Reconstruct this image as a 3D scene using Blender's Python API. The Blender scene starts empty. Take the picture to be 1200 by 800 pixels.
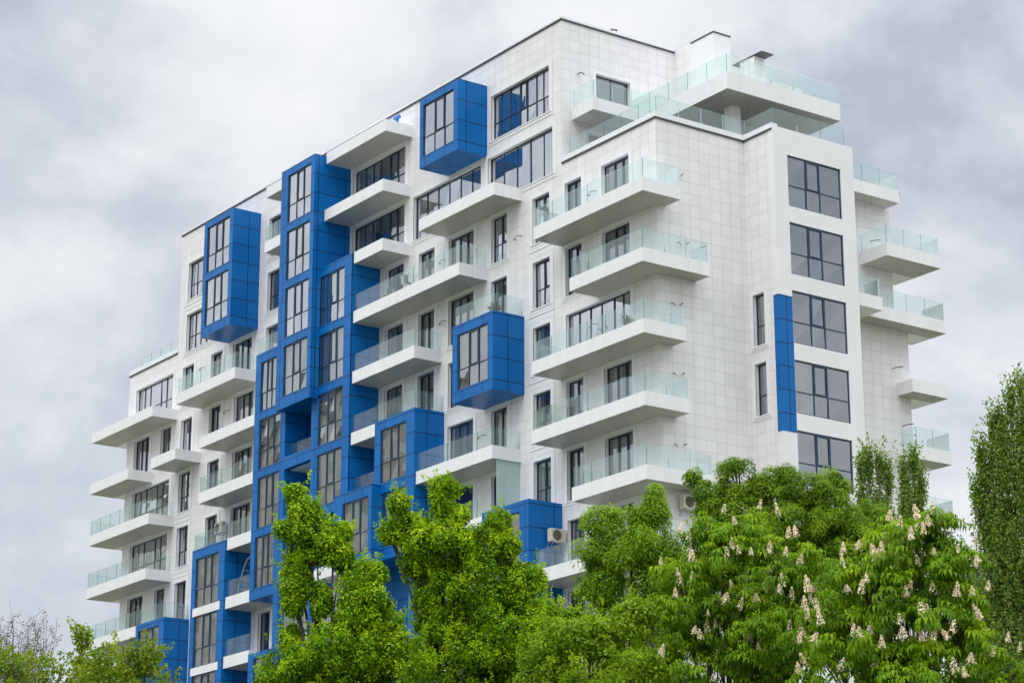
import bpy, math, random
import numpy as np
from mathutils import Matrix, Vector

S = bpy.context.scene
COL = S.collection
R = math.radians
random.seed(7)
RNG = np.random.default_rng(11)
FH = 3.335                       # storey height


def zb(k):                       # underside of the slab at storey k (k counts downwards)
    return 39.55 - FH * k


# ------------------------------------------------------------------ materials
def new_mat(name):
    m = bpy.data.materials.new(name)
    m.use_nodes = True
    nt = m.node_tree
    for n in list(nt.nodes):
        nt.nodes.remove(n)
    out = nt.nodes.new('ShaderNodeOutputMaterial')
    return m, nt, out


def nd(nt, typ, **kw):
    n = nt.nodes.new(typ)
    for k, v in kw.items():
        if k in n.inputs.keys():
            n.inputs[k].default_value = v
        else:
            setattr(n, k, v)
    return n


def lk(nt, a, ao, b, bi):
    nt.links.new(a.outputs[ao], b.inputs[bi])


def ramp(nt, stops):
    r = nt.nodes.new('ShaderNodeValToRGB')
    el = r.color_ramp.elements
    while len(el) < len(stops):
        el.new(0.5)
    for e, (p, c) in zip(el, stops):
        e.position = p
        e.color = c if len(c) == 4 else (*c, 1)
    return r


def simple(name, col, rough=0.5, spec=0.5, metal=0.0, noise=0.0, nscale=1.5, coat=0.0, bump=0.0):
    m, nt, out = new_mat(name)
    b = nd(nt, 'ShaderNodeBsdfPrincipled', Roughness=rough, Metallic=metal)
    b.inputs['Specular IOR Level'].default_value = spec
    b.inputs['Coat Weight'].default_value = coat
    b.inputs['Base Color'].default_value = (*col, 1)
    if noise > 0 or bump > 0:
        g = nd(nt, 'ShaderNodeNewGeometry')
        n = nd(nt, 'ShaderNodeTexNoise', Scale=nscale, Detail=6.0, Roughness=0.6)
        lk(nt, g, 'Position', n, 'Vector')
        lo = tuple(c * (1 - noise) for c in col)
        hi = tuple(min(1, c * (1 + noise)) for c in col)
        rr = ramp(nt, [(0.3, lo), (0.7, hi)])
        lk(nt, n, 'Fac', rr, 'Fac')
        lk(nt, rr, 'Color', b, 'Base Color')
        if bump > 0:
            bp = nd(nt, 'ShaderNodeBump', Strength=bump, Distance=0.02)
            lk(nt, n, 'Fac', bp, 'Height')
            lk(nt, bp, 'Normal', b, 'Normal')
    lk(nt, b, 'BSDF', out, 'Surface')
    return m


def cladding(name, c1, c2, line, tw, th, mort, rough, spec, zoff=0.0, hoff=0.0, coat=0.0, stain=0.05, wobble=0.0):
    """panels with thin open joints, laid out in metres along the wall and up it"""
    m, nt, out = new_mat(name)
    g = nd(nt, 'ShaderNodeNewGeometry')
    sp = nd(nt, 'ShaderNodeSeparateXYZ')
    lk(nt, g, 'Position', sp, 'Vector')
    ad = nd(nt, 'ShaderNodeMath', operation='ADD')
    lk(nt, sp, 'X', ad, 0)
    lk(nt, sp, 'Y', ad, 1)
    ad2 = nd(nt, 'ShaderNodeMath', operation='ADD')
    lk(nt, ad, 0, ad2, 0)
    ad2.inputs[1].default_value = 400.0 + hoff
    az = nd(nt, 'ShaderNodeMath', operation='ADD')
    lk(nt, sp, 'Z', az, 0)
    az.inputs[1].default_value = 100.0 + zoff
    cb = nd(nt, 'ShaderNodeCombineXYZ')
    lk(nt, ad2, 0, cb, 'X')
    lk(nt, az, 0, cb, 'Y')
    br = nd(nt, 'ShaderNodeTexBrick')
    br.offset = 0.0
    br.squash = 1.0
    br.inputs['Scale'].default_value = 1.0
    br.inputs['Mortar Size'].default_value = mort
    br.inputs['Mortar Smooth'].default_value = 0.0
    br.inputs['Brick Width'].default_value = tw
    br.inputs['Row Height'].default_value = th
    br.inputs['Color1'].default_value = (*c1, 1)
    br.inputs['Color2'].default_value = (*c2, 1)
    br.inputs['Mortar'].default_value = (*line, 1)
    lk(nt, cb, 'Vector', br, 'Vector')
    # broad weathering and faint run-off streaks
    mp = nd(nt, 'ShaderNodeMapping')
    mp.inputs['Scale'].default_value = (1.6, 1.6, 0.16)
    lk(nt, g, 'Position', mp, 'Vector')
    n = nd(nt, 'ShaderNodeTexNoise', Scale=1.0, Detail=7.0, Roughness=0.65)
    lk(nt, mp, 'Vector', n, 'Vector')
    rr = ramp(nt, [(0.25, (1 - 2 * stain,) * 3), (0.75, (1.0, 1.0, 1.0))])
    lk(nt, n, 'Fac', rr, 'Fac')
    mx = nd(nt, 'ShaderNodeMix', data_type='RGBA', blend_type='MULTIPLY')
    mx.inputs[0].default_value = 1.0
    nt.links.new(br.outputs['Color'], mx.inputs[6])
    nt.links.new(rr.outputs['Color'], mx.inputs[7])
    b = nd(nt, 'ShaderNodeBsdfPrincipled', Roughness=rough)
    b.inputs['Specular IOR Level'].default_value = spec
    b.inputs['Coat Weight'].default_value = coat
    b.inputs['Coat Roughness'].default_value = 0.2
    nt.links.new(mx.outputs[2], b.inputs['Base Color'])
    bp = nd(nt, 'ShaderNodeBump', Strength=0.6, Distance=0.01)
    bp.invert = True
    lk(nt, br, 'Fac', bp, 'Height')
    if wobble > 0:
        n2 = nd(nt, 'ShaderNodeTexNoise', Scale=0.9, Detail=2.0)
        lk(nt, g, 'Position', n2, 'Vector')
        b2 = nd(nt, 'ShaderNodeBump', Strength=wobble, Distance=0.1)
        lk(nt, n2, 'Fac', b2, 'Height')
        lk(nt, bp, 'Normal', b2, 'Normal')
        lk(nt, b2, 'Normal', b, 'Normal')
    else:
        lk(nt, bp, 'Normal', b, 'Normal')
    lk(nt, b, 'BSDF', out, 'Surface')
    return m


def glass(name, tint, refl, rough=0.0, alpha_tint=None, wob=0.0):
    """thin pane: clear straight-through view with a tint, plus mirror reflection growing to grazing angles"""
    m, nt, out = new_mat(name)
    tr = nd(nt, 'ShaderNodeBsdfTransparent')
    tr.inputs['Color'].default_value = (*tint, 1)
    gl = nd(nt, 'ShaderNodeBsdfGlossy', Roughness=rough)
    gl.inputs['Color'].default_value = (0.93, 0.96, 1.0, 1)
    lw = nd(nt, 'ShaderNodeFresnel', IOR=1.5)
    ma = nd(nt, 'ShaderNodeMath', operation='MULTIPLY_ADD', use_clamp=True)
    lk(nt, lw, 'Fac', ma, 0)
    ma.inputs[1].default_value = 1.0
    ma.inputs[2].default_value = refl
    mx = nd(nt, 'ShaderNodeMixShader')
    lk(nt, ma, 0, mx, 'Fac')
    lk(nt, tr, 'BSDF', mx, 1)
    lk(nt, gl, 'BSDF', mx, 2)
    if wob > 0:
        g = nd(nt, 'ShaderNodeNewGeometry')
        n = nd(nt, 'ShaderNodeTexNoise', Scale=0.8, Detail=1.0)
        lk(nt, g, 'Position', n, 'Vector')
        bp = nd(nt, 'ShaderNodeBump', Strength=wob, Distance=0.1)
        lk(nt, n, 'Fac', bp, 'Height')
        lk(nt, bp, 'Normal', gl, 'Normal')
    last = mx
    if alpha_tint:                                    # a milky film on the pane
        df = nd(nt, 'ShaderNodeBsdfDiffuse')
        df.inputs['Color'].default_value = (*alpha_tint[0], 1)
        tl = nd(nt, 'ShaderNodeBsdfTranslucent')
        tl.inputs['Color'].default_value = (*alpha_tint[0], 1)
        md = nd(nt, 'ShaderNodeMixShader', Fac=0.5)
        lk(nt, df, 'BSDF', md, 1)
        lk(nt, tl, 'BSDF', md, 2)
        m2 = nd(nt, 'ShaderNodeMixShader', Fac=alpha_tint[1])
        lk(nt, mx, 'Shader', m2, 1)
        lk(nt, md, 'Shader', m2, 2)
        last = m2
    lk(nt, last, 0, out, 'Surface')
    return m


def leaf_mat(name, stops, trans=0.3, rough=0.6, yellow=(1.1, 1.1, 0.5)):
    m, nt, out = new_mat(name)
    at = nd(nt, 'ShaderNodeAttribute', attribute_name='rnd')
    r = ramp(nt, stops)
    lk(nt, at, 'Fac', r, 'Fac')
    b = nd(nt, 'ShaderNodeBsdfPrincipled', Roughness=rough)
    b.inputs['Specular IOR Level'].default_value = 0.16
    lk(nt, r, 'Color', b, 'Base Color')
    ml = nd(nt, 'ShaderNodeMix', data_type='RGBA', blend_type='MULTIPLY')
    ml.inputs[0].default_value = 1.0
    nt.links.new(r.outputs['Color'], ml.inputs[6])
    ml.inputs[7].default_value = (*yellow, 1)
    t = nd(nt, 'ShaderNodeBsdfTranslucent')
    nt.links.new(ml.outputs[2], t.inputs['Color'])
    mx = nd(nt, 'ShaderNodeMixShader', Fac=trans)
    lk(nt, b, 'BSDF', mx, 1)
    lk(nt, t, 'BSDF', mx, 2)
    lk(nt, mx, 'Shader', out, 'Surface')
    return m


M = {}
M['tile'] = cladding('white_tile', (0.86, 0.84, 0.838), (0.80, 0.782, 0.782), (0.56, 0.54, 0.53), 0.62, 0.556, 0.008, 0.35, 0.4, zoff=0.2, stain=0.055)
M['white'] = simple('white_panel', (0.80, 0.80, 0.80), 0.45, 0.4, noise=0.035, nscale=0.7)
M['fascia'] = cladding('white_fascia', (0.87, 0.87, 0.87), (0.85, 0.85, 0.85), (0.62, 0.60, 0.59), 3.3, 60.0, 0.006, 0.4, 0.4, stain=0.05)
M['soffit'] = cladding('soffit_panel', (0.50, 0.485, 0.44), (0.46, 0.445, 0.405), (0.27, 0.27, 0.24), 1.6, 60.0, 0.012, 0.4, 0.4, stain=0.04)  # white panels, with the shade under the slabs put into the colour
M['blue'] = cladding('blue_panel', (0.002, 0.130, 0.430), (0.004, 0.152, 0.475), (0.001, 0.012, 0.045), 1.76, FH / 3, 0.019, 0.32, 0.22, zoff=0.02, hoff=0.2, coat=0.0, stain=0.05, wobble=0.05)
M['frame'] = simple('dark_frame', (0.020, 0.033, 0.058), 0.4, 0.5)
M['frame_blue'] = simple('blue_frame', (0.022, 0.060, 0.115), 0.4, 0.5)
M['pane'] = glass('window_glass', (0.68, 0.72, 0.73), 0.30, wob=0.012)
M['pane_hi'] = glass('coated_glass', (0.45, 0.50, 0.52), 0.56, wob=0.012)
M['rail'] = glass('railing_glass', (0.84, 0.945, 0.91), 0.06, alpha_tint=((0.74, 0.88, 0.84), 0.10))
M['rail_edge'] = glass('railing_edge', (0.30, 0.62, 0.52), 0.05, alpha_tint=((0.25, 0.55, 0.47), 0.4))
M['frosted'] = glass('frosted_glass', (0.80, 0.92, 0.87), 0.02, alpha_tint=((0.78, 0.90, 0.86), 0.62))
M['cap'] = simple('white_cap', (0.80, 0.81, 0.82), 0.4, 0.5, noise=0.03)
M['dark'] = simple('dark_trim', (0.06, 0.058, 0.065), 0.5, 0.5)
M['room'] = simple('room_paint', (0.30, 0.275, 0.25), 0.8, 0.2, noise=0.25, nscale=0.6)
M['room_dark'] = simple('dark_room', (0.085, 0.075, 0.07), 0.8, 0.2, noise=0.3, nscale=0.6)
M['roof'] = simple('roof_felt', (0.20, 0.20, 0.20), 0.9, 0.2, noise=0.2)
M['metal'] = simple('grey_metal', (0.45, 0.46, 0.47), 0.35, 0.5, metal=0.6)
M['pipe'] = simple('dark_pipe', (0.07, 0.065, 0.06), 0.5, 0.5)
M['ac'] = simple('beige_plastic', (0.62, 0.58, 0.50), 0.45, 0.4, noise=0.05)
M['ac_dark'] = simple('fan_grille', (0.16, 0.145, 0.12), 0.5, 0.4)
M['bark'] = simple('bark', (0.075, 0.058, 0.045), 0.9, 0.2, noise=0.4, nscale=6.0, bump=0.6)
M['bark_red'] = simple('twig_bark', (0.15, 0.12, 0.10), 0.9, 0.2, noise=0.3, nscale=6.0)
CURT = [simple('curtain_fabric', c, 0.9, 0.1, noise=0.12, nscale=2.0) for c in
        ((0.82, 0.77, 0.68), (0.70, 0.65, 0.56), (0.86, 0.85, 0.82), (0.58, 0.51, 0.42), (0.76, 0.75, 0.72))]
CURT_RED = simple('red_curtain_fabric', (0.40, 0.05, 0.05), 0.9, 0.1, noise=0.2, nscale=2.0)


# ------------------------------------------------------------------ mesh helpers
class MB:
    def __init__(self):
        self.v = []
        self.f = []
        self.mi = []

    def quad(self, a, b, c, d, m=0):
        n = len(self.v)
        self.v += [tuple(a), tuple(b), tuple(c), tuple(d)]
        self.f.append((n, n + 1, n + 2, n + 3))
        self.mi.append(m)

    def box(self, x0, x1, y0, y1, z0, z1, m=0, mt=None, mb=None):
        if x0 > x1: x0, x1 = x1, x0
        if y0 > y1: y0, y1 = y1, y0
        n = len(self.v)
        self.v += [(x, y, z) for z in (z0, z1) for y in (y0, y1) for x in (x0, x1)]
        for f, mm in (((0, 2, 3, 1), m if mb is None else mb), ((4, 5, 7, 6), m if mt is None else mt),
                      ((0, 1, 5, 4), m), ((1, 3, 7, 5), m), ((3, 2, 6, 7), m), ((2, 0, 4, 6), m)):
            self.f.append(tuple(n + i for i in f))
            self.mi.append(mm)

    def pbox(self, P, u0, u1, w0, w1, z0, z1, m=0):
        """box in wall coordinates (along, out of the wall, up)"""
        n = len(self.v)
        self.v += [P(u, w, z) for z in (z0, z1) for w in (w0, w1) for u in (u0, u1)]
        for f in ((0, 2, 3, 1), (4, 5, 7, 6), (0, 1, 5, 4), (1, 3, 7, 5), (3, 2, 6, 7), (2, 0, 4, 6)):
            self.f.append(tuple(n + i for i in f))
            self.mi.append(m)

    def tube(self, pts, rad, n=6, m=0, cap=True):
        pts = [np.array(p, float) for p in pts]
        if not hasattr(rad, '__len__'):
            rad = [rad] * len(pts)
        base = len(self.v)
        for i, p in enumerate(pts):
            a = pts[max(i - 1, 0)]
            b = pts[min(i + 1, len(pts) - 1)]
            t = b - a
            t = t / (np.linalg.norm(t) + 1e-9)
            up = np.array([0, 0, 1.0]) if abs(t[2]) < 0.9 else np.array([1.0, 0, 0])
            s = np.cross(t, up); s /= np.linalg.norm(s)
            q = np.cross(s, t)
            for k in range(n):
                an = 2 * math.pi * k / n
                self.v.append(tuple(p + rad[i] * (math.cos(an) * s + math.sin(an) * q)))
        for i in range(len(pts) - 1):
            for k in range(n):
                a = base + i * n + k
                b = base + i * n + (k + 1) % n
                self.f.append((a, b, b + n, a + n))
                self.mi.append(m)
        if cap:
            for i in (0, len(pts) - 1):
                self.f.append(tuple(base + i * n + k for k in range(n)))
                self.mi.append(m)

    def build(self, name, mats, parent=None, bevel=0.0):
        me = bpy.data.meshes.new(name)
        me.from_pydata(self.v, [], self.f)
        for m in (mats if isinstance(mats, (list, tuple)) else [mats]):
            me.materials.append(m)
        me.polygons.foreach_set('material_index', self.mi)
        me.update()
        o = bpy.data.objects.new(name, me)
        COL.objects.link(o)
        if parent is not None:
            o.parent = parent
        if bevel > 0:
            b = o.modifiers.new('Bevel', 'BEVEL')
            b.width = bevel
            b.segments = 2
            b.limit_method = 'ANGLE'
        return o


def tag(o, label=None, cat=None, group=None, kind=None):
    if label: o['label'] = label
    if cat: o['category'] = cat
    if group: o['group'] = group
    if kind: o['kind'] = kind
    return o


def thing(name, label, cat, loc=(0, 0, 0), rz=0.0, group=None):
    o = bpy.data.objects.new(name, None)
    COL.objects.link(o)
    o.location = loc
    o.rotation_euler = (0, 0, rz)
    return tag(o, label, cat, group)


def WY(y0):                      # a wall facing -y
    return lambda u, w, z: (u, y0 - w, z)


def WX(x0):                      # a wall facing +x
    return lambda u, w, z: (x0 + w, u, z)


def wall_face(mb, P, u0, u1, z0, z1, holes, w=0.0, m=0):
    us = sorted({u0, u1, *[h[0] for h in holes], *[h[1] for h in holes]})
    zs = sorted({z0, z1, *[h[2] for h in holes], *[h[3] for h in holes]})
    us = [u for u in us if u0 - 1e-6 <= u <= u1 + 1e-6]
    zs = [z for z in zs if z0 - 1e-6 <= z <= z1 + 1e-6]
    for j in range(len(zs) - 1):
        zc = (zs[j] + zs[j + 1]) / 2
        run = None
        for i in range(len(us) - 1):
            uc = (us[i] + us[i + 1]) / 2
            hit = any(h[0] < uc < h[1] and h[2] < zc < h[3] for h in holes)
            if not hit:
                if run is None: run = us[i]
            if run is not None and (hit or i == len(us) - 2):
                end = us[i] if hit else us[i + 1]
                mb.quad(P(run, w, zs[j]), P(end, w, zs[j]), P(end, w, zs[j + 1]), P(run, w, zs[j + 1]), m)
                run = None


# ================================================================== THE BUILDING
B = thing('apartment_building', 'tall white tiled apartment block with blue bay windows and cantilevered white balconies', 'apartment building')
HOLES_Y = []                     # openings in the long front wall (y = 0)
HOLES_CX = []
HOLES_CY = []


def pane_bars(mb, P, u0, u1, z0, z1, w, n, tr, case=None, t=0.046, divs=None):
    """frame of a window: outer frame, mullions, transom, thicker casement"""
    d = 0.07
    mb.pbox(P, u0, u0 + t, w, w + d, z0, z1)
    mb.pbox(P, u1 - t, u1, w, w + d, z0, z1)
    mb.pbox(P, u0 + t, u1 - t, w, w + d, z0, z0 + t)
    mb.pbox(P, u0 + t, u1 - t, w, w + d, z1 - t * 1.3, z1)
    xs = divs if divs else [u0 + (u1 - u0) * i / n for i in range(1, n)]
    for x in xs:
        mb.pbox(P, x - t * 0.5, x + t * 0.5, w + 0.002, w + d - 0.003, z0 + t, z1 - t * 1.3)
    if tr:
        ed = [u0 + t] + [v for x in xs for v in (x - t * 0.5, x + t * 0.5)] + [u1 - t]
        for a, b in zip(ed[0::2], ed[1::2]):
            mb.pbox(P, a, b, w + 0.004, w + d - 0.006, z0 + tr - t * 0.5, z0 + tr + t * 0.5)
    if case is not None:
        ed = [u0] + list(xs) + [u1]
        a, b = ed[case], ed[case + 1]
        zt = z0 + (tr or 0) + t * 0.5
        zz = z1 - t * 1.3
        c = 0.05
        a += t * 0.5; b -= t * 0.5
        mb.pbox(P, a, a + c, w + 0.01, w + d + 0.02, zt, zz)
        mb.pbox(P, b - c, b, w + 0.01, w + d + 0.02, zt, zz)
        mb.pbox(P, a + c, b - c, w + 0.01, w + d + 0.02, zt, zt + c)
        mb.pbox(P, a + c, b - c, w + 0.01, w + d + 0.02, zz - c, zz)


def pane_mesh(mb, P, u0, u1, z0, z1, w, divs, tr):
    """one sheet per light, each a hair out of true so that reflections break at the mullions"""
    ed = [u0] + list(divs) + [u1]
    zs = [z0, z0 + tr, z1] if tr else [z0, z1]
    for a, b in zip(ed, ed[1:]):
        for c, d in zip(zs, zs[1:]):
            j = [random.uniform(-0.012, 0.012) for _ in range(4)]
            mb.quad(P(a, w + j[0], c), P(b, w + j[1], c), P(b, w + j[2], d), P(a, w + j[3], d))


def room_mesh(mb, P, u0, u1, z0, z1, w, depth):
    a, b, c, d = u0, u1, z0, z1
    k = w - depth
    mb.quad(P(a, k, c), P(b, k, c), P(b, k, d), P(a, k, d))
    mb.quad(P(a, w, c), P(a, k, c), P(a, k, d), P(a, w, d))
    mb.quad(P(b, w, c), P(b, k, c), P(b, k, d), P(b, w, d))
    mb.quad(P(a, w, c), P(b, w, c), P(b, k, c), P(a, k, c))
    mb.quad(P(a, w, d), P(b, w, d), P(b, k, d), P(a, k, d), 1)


def curtain_mesh(mb, P, a, b, z0, z1, w):
    n = max(4, int((b - a) / 0.07))
    ph = random.uniform(0, 6)
    pts = []
    for i in range(n + 1):
        u = a + (b - a) * i / n
        pts.append((u, w + 0.035 * math.sin(u * 21 + ph) + 0.02 * math.sin(u * 47)))
    for (u, q), (u2, q2) in zip(pts, pts[1:]):
        mb.quad(P(u, q, z0), P(u2, q2, z0), P(u2, q2, z1), P(u, q, z1))


def glazing(parent, P, u0, u1, z0, z1, w, n=2, tr=None, case=None, hi=False, divs=None, depth=2.6, curtain=None, fm='frame', red=False):
    """frame, panes, a room behind and perhaps curtains, all as children of parent"""
    mb = MB()
    pane_bars(mb, P, u0, u1, z0, z1, w, n, tr, case, divs=divs)
    mb.build('window_frame', M[fm], parent)
    dv = divs if divs else [u0 + (u1 - u0) * i / n for i in range(1, n)]
    mb = MB()
    pane_mesh(mb, P, u0 + 0.03, u1 - 0.03, z0 + 0.03, z1 - 0.03, w + 0.03, dv, tr)
    mb.build('window_pane', M['pane_hi' if hi else 'pane'], parent)
    mb = MB()
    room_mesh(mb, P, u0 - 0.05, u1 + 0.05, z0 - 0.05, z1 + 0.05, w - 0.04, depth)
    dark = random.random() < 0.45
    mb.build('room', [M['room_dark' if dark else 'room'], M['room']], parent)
    cov = random.random() if curtain is None else curtain
    wd = u1 - u0
    if cov > 0.25:
        mb = MB()
        if cov > 0.8:
            curtain_mesh(mb, P, u0 + 0.02, u1 - 0.02, z0, z1, w - 0.16)
        else:
            f = random.uniform(0.2, 0.42)
            if cov > 0.45 or True:
                curtain_mesh(mb, P, u0 + 0.02, u0 + wd * f, z0, z1, w - 0.16)
            if cov > 0.4:
                curtain_mesh(mb, P, u1 - wd * random.uniform(0.15, 0.4), u1 - 0.02, z0, z1, w - 0.16)
        mb.build('curtain', CURT_RED if red else random.choice(CURT), parent)


def window(P, u0, u1, zt, zbm, holes=None, n=2, tr=0.98, case=None, hi=False, divs=None, sur=0.26, curtain=None, fm='frame', rec=0.24, lip=0.028, spandrel=None, name='window'):
    """an opening in the tiled wall: white surround with reveals, then the glazing"""
    if holes is not None:
        holes.append((u0, u1, zbm, zt))
    mb = MB()
    # surround ring, proud of the tiles
    if sur > 0:
        a, b, c, d = u0 - sur, u1 + sur, zbm - sur * 0.8, zt + sur * 0.8
        mb.pbox(P, a, u0, 0.001, lip, c, d)
        mb.pbox(P, u1, b, 0.001, lip, c, d)
        mb.pbox(P, u0, u1, 0.001, lip, c, zbm)
        mb.pbox(P, u0, u1, 0.001, lip, zt, d)
        mb.pbox(P, u0 - sur * .6, u1 + sur * .6, lip + 0.001, lip + 0.035, zbm - 0.075, zbm - 0.03)   # sill drip
    if spandrel:                                       # plain white panel running down to the window below
        mb.pbox(P, u0 - sur, u1 + sur, 0.001, lip - 0.006, spandrel, zbm - sur * 0.8 - 0.012)
        mb.pbox(P, u0 - sur, u1 + sur, lip + 0.001, lip + 0.02, (spandrel + zbm) / 2 - 0.05, (spandrel + zbm) / 2 - 0.015, 0)
    w = lip if sur > 0 else 0.0
    i = -rec
    mb.quad(P(u0, w, zbm), P(u0, i, zbm), P(u0, i, zt), P(u0, w, zt))
    mb.quad(P(u1, w, zbm), P(u1, i, zbm), P(u1, i, zt), P(u1, w, zt))
    mb.quad(P(u0, w, zbm), P(u1, w, zbm), P(u1, i, zbm), P(u0, i, zbm))
    mb.quad(P(u0, w, zt), P(u1, w, zt), P(u1, i, zt), P(u0, i, zt))
    o = mb.build(name, M['white'], B)
    glazing(o, P, u0, u1, zbm, zt, -rec + 0.01, n, tr, case, hi, divs, curtain=curtain, fm=fm)
    return o


Y0 = WY(0.0)


def top(k):
    return 42.68 - FH * k


def wy(u0, u1, k, h=2.40, **kw):
    return window(Y0, u0, u1, top(k), top(k) - h, HOLES_Y, **kw)


# --- near block: narrow column next to the step, then two columns between the wrap-round balconies
for k in range(0, 7):
    wy(-2.45, -1.06, k, 2.36, sur=0.30, spandrel=top(k + 1) + 0.26, hi=(k < 2), tr=0.95, case=1)
for k in range(0, 7):
    if k == 2:
        wy(0.22, 5.2, 2, 2.42, n=6, divs=[1.03, 1.9, 2.78, 3.72, 4.42], tr=None, hi=True, curtain=0.5)
    else:
        wy(0.22, 1.52, k, 2.42, tr=None, case=1 if k % 2 else 0, curtain=0.2 if k in (0, 1) else None)
        wy(3.15, 5.22, k, 2.42, n=3, tr=None, case=1, divs=[3.9, 4.62])
# --- tower, strip windows by the corner
wy(-6.02, -1.03, -2, 2.44, n=7, divs=[-5.37, -4.58, -3.75, -3.15, -2.34, -1.75], tr=0.95, case=3, hi=True, curtain=0.4, sur=0.30)
wy(-6.30, -0.76, -1, 2.44, n=5, divs=[-5.15, -4.03, -2.87, -1.74], tr=None, hi=True, curtain=0.1, sur=0.30)
wy(-13.24, -6.95, -1, 2.44, n=6, divs=[-12.2, -11.15, -10.1, -9.05, -8.0], tr=None, hi=True, curtain=0.1, sur=0.28)
# --- column C1, C2, C3 left of it
for k in range(0, 7):
    if k != 2:
        wy(-6.0, -4.66, k, 2.40, case=1, tr=0.95 if k in (0,) else None, hi=(k == 0))
    if k not in (2,):
        wy(-9.85, -7.58, k, 2.42, n=3, tr=None, case=1, curtain=0.9 if k == 3 else None)
    if k < 4:
        wy(-12.67, -11.17, k, 2.40, tr=None, case=0)
wy(-9.85, -7.58, 2, 2.42, n=3, tr=None, case=1)
for k in range(0, 4):
    wy(-15.9, -14.15, k, 2.42, tr=None, n=2)
# --- between blue tower and the strip windows
for k in (-2, -1):
    wy(-19.40, -14.12, k, 2.44, n=6, divs=[-18.4, -17.6, -16.85, -15.9, -15.1], tr=0.95, case=4, sur=0.28, curtain=0.55)
# --- slot between the two tall blue bays
for k in (-2, -1, 0, 1):
    wy(-28.75, -26.6, k, 2.40, tr=None if k != -1 else 0.95, sur=0.28)
for k in (4, 5):
    wy(-28.75, -27.45, k - 0.0, 2.40, tr=None, n=2, curtain=0.1)
# --- left part of the tower
for k in (-2, -1):
    wy(-38.70, -35.2, k, 2.38, n=5, tr=0.95, divs=[-37.9, -37.2, -36.5, -35.8], hi=True, spandrel=top(k + 1) + 0.3 if k == -2 else None, sur=0.28, curtain=0.3)
for k in range(0, 6):
    wy(-38.95, -37.55, k, 2.40, tr=0.95 if k >= 2 else None, case=1, hi=(k < 4), sur=0.28, spandrel=top(k + 1) + 0.3 if k in (1, 2, 3) else None)
    if k < 4:
        wy(-35.38, -33.98, k, 2.40, tr=None, case=0)
        wy(-32.35 if k else -32.7, -30.05 if k else -30.45, k, 2.42, n=3, tr=None, case=1, hi=False)
# --- lower wing at the far left
for k in range(0, 6):
    if k in (0, 2, 3):
        wy(-45.15, -40.22, k, 2.42, n=5, divs=[-44.36, -43.59, -42.15, -41.40], tr=0.95, hi=True, curtain=0.3)
    else:
        wy(-45.18, -43.1, k, 2.42, n=3, tr=None, case=1)
        wy(-41.58, -40.25, k, 2.42, n=2, tr=None)

# --- end bay with wide windows (faces +x) and its narrow side windows
XC = 9.36
PC = WX(XC)
PCY = WY(5.36)
for k in range(0, 7):
    o = window(PC, 6.19, 9.57, top(k) - 0.0, top(k) - 2.53, HOLES_CX, n=3, divs=[7.37, 8.23], tr=1.04, case=1, hi=False, sur=0, curtain=0.0 if k != 3 else 0.3, fm='frame_blue', rec=0.13)
for k in (2, 3):
    window(PCY, 7.60, 8.36, top(k) + 0.02, top(k) - 2.47, HOLES_CY, n=1, tr=0.98, sur=0.24, curtain=0.9)

HOLES_T = []
# door and window of the tower onto the terraces (faces +x)
PT = WX(0.0)
window(PT, 2.12, 4.25, 49.05, 46.9, HOLES_T, n=2, tr=None, sur=0.22, curtain=0.1, fm='frame')
window(PT, 1.6, 3.6, 45.75, 43.6, HOLES_T, n=2, tr=None, sur=0.22, curtain=0.1, fm='frame')
# --- walls
mb = MB()
HT = 51.55
wall_face(mb, Y0, -39.75, 0.0, 0.0, HT, HOLES_Y)
wall_face(mb, WX(0.0), 0.0, 16.0, 43.2, HT, HOLES_T)
mb.quad((-39.75, 0, 43.2), (-39.75, 16, 43.2), (-39.75, 16, HT), (-39.75, 0, HT))
mb.quad((-39.75, 16, 0), (0, 16, 0), (0, 16, HT), (-39.75, 16, HT))
mb.build('tower_wall', M['tile'], B)
mb = MB()
HW = 43.85
wall_face(mb, Y0, -46.25, -39.752, 0.0, HW, HOLES_Y)
mb.quad((-46.25, 0, 0), (-46.25, 16, 0), (-46.25, 16, HW), (-46.25, 0, HW))
mb.quad((-46.25, 16, 0), (-39.752, 16, 0), (-39.752, 16, HW), (-46.25, 16, HW))
mb.build('wing_wall', M['tile'], B)
mb = MB()
wall_face(mb, Y0, 0.002, 7.24, 0.0, HW, HOLES_Y)
wall_face(mb, WX(7.24), 0.0, 5.36, 0.0, HW, [])
mb.quad((7.24, 5.36, 0), (7.24, 9.5, 0), (7.24, 9.5, HW), (7.24, 5.36, HW))
wall_face(mb, PCY, 7.242, 9.02, 0.0, HW, HOLES_CY)
mb.build('near_block_wall', M['tile'], B)
mb = MB()
wall_face(mb, WX(7.0), 9.5, 15.85, 0.0, 36.95, [])
wall_face(mb, WX(6.17), 9.5, 15.85, 36.95, HW, [])
mb.quad((6.17, 9.5, 36.95), (7.0, 9.5, 36.95), (7.0, 15.85, 36.95), (6.17, 15.85, 36.95))
mb.quad((0, 15.85, 0), (7.0, 15.85, 0), (7.0, 15.85, 36.95), (0, 15.85, 36.95))
mb.quad((0, 15.85, 36.95), (6.17, 15.85, 36.95), (6.17, 15.85, HW), (0, 15.85, HW))
mb.build('rear_end_wall', M['tile'], B)
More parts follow.
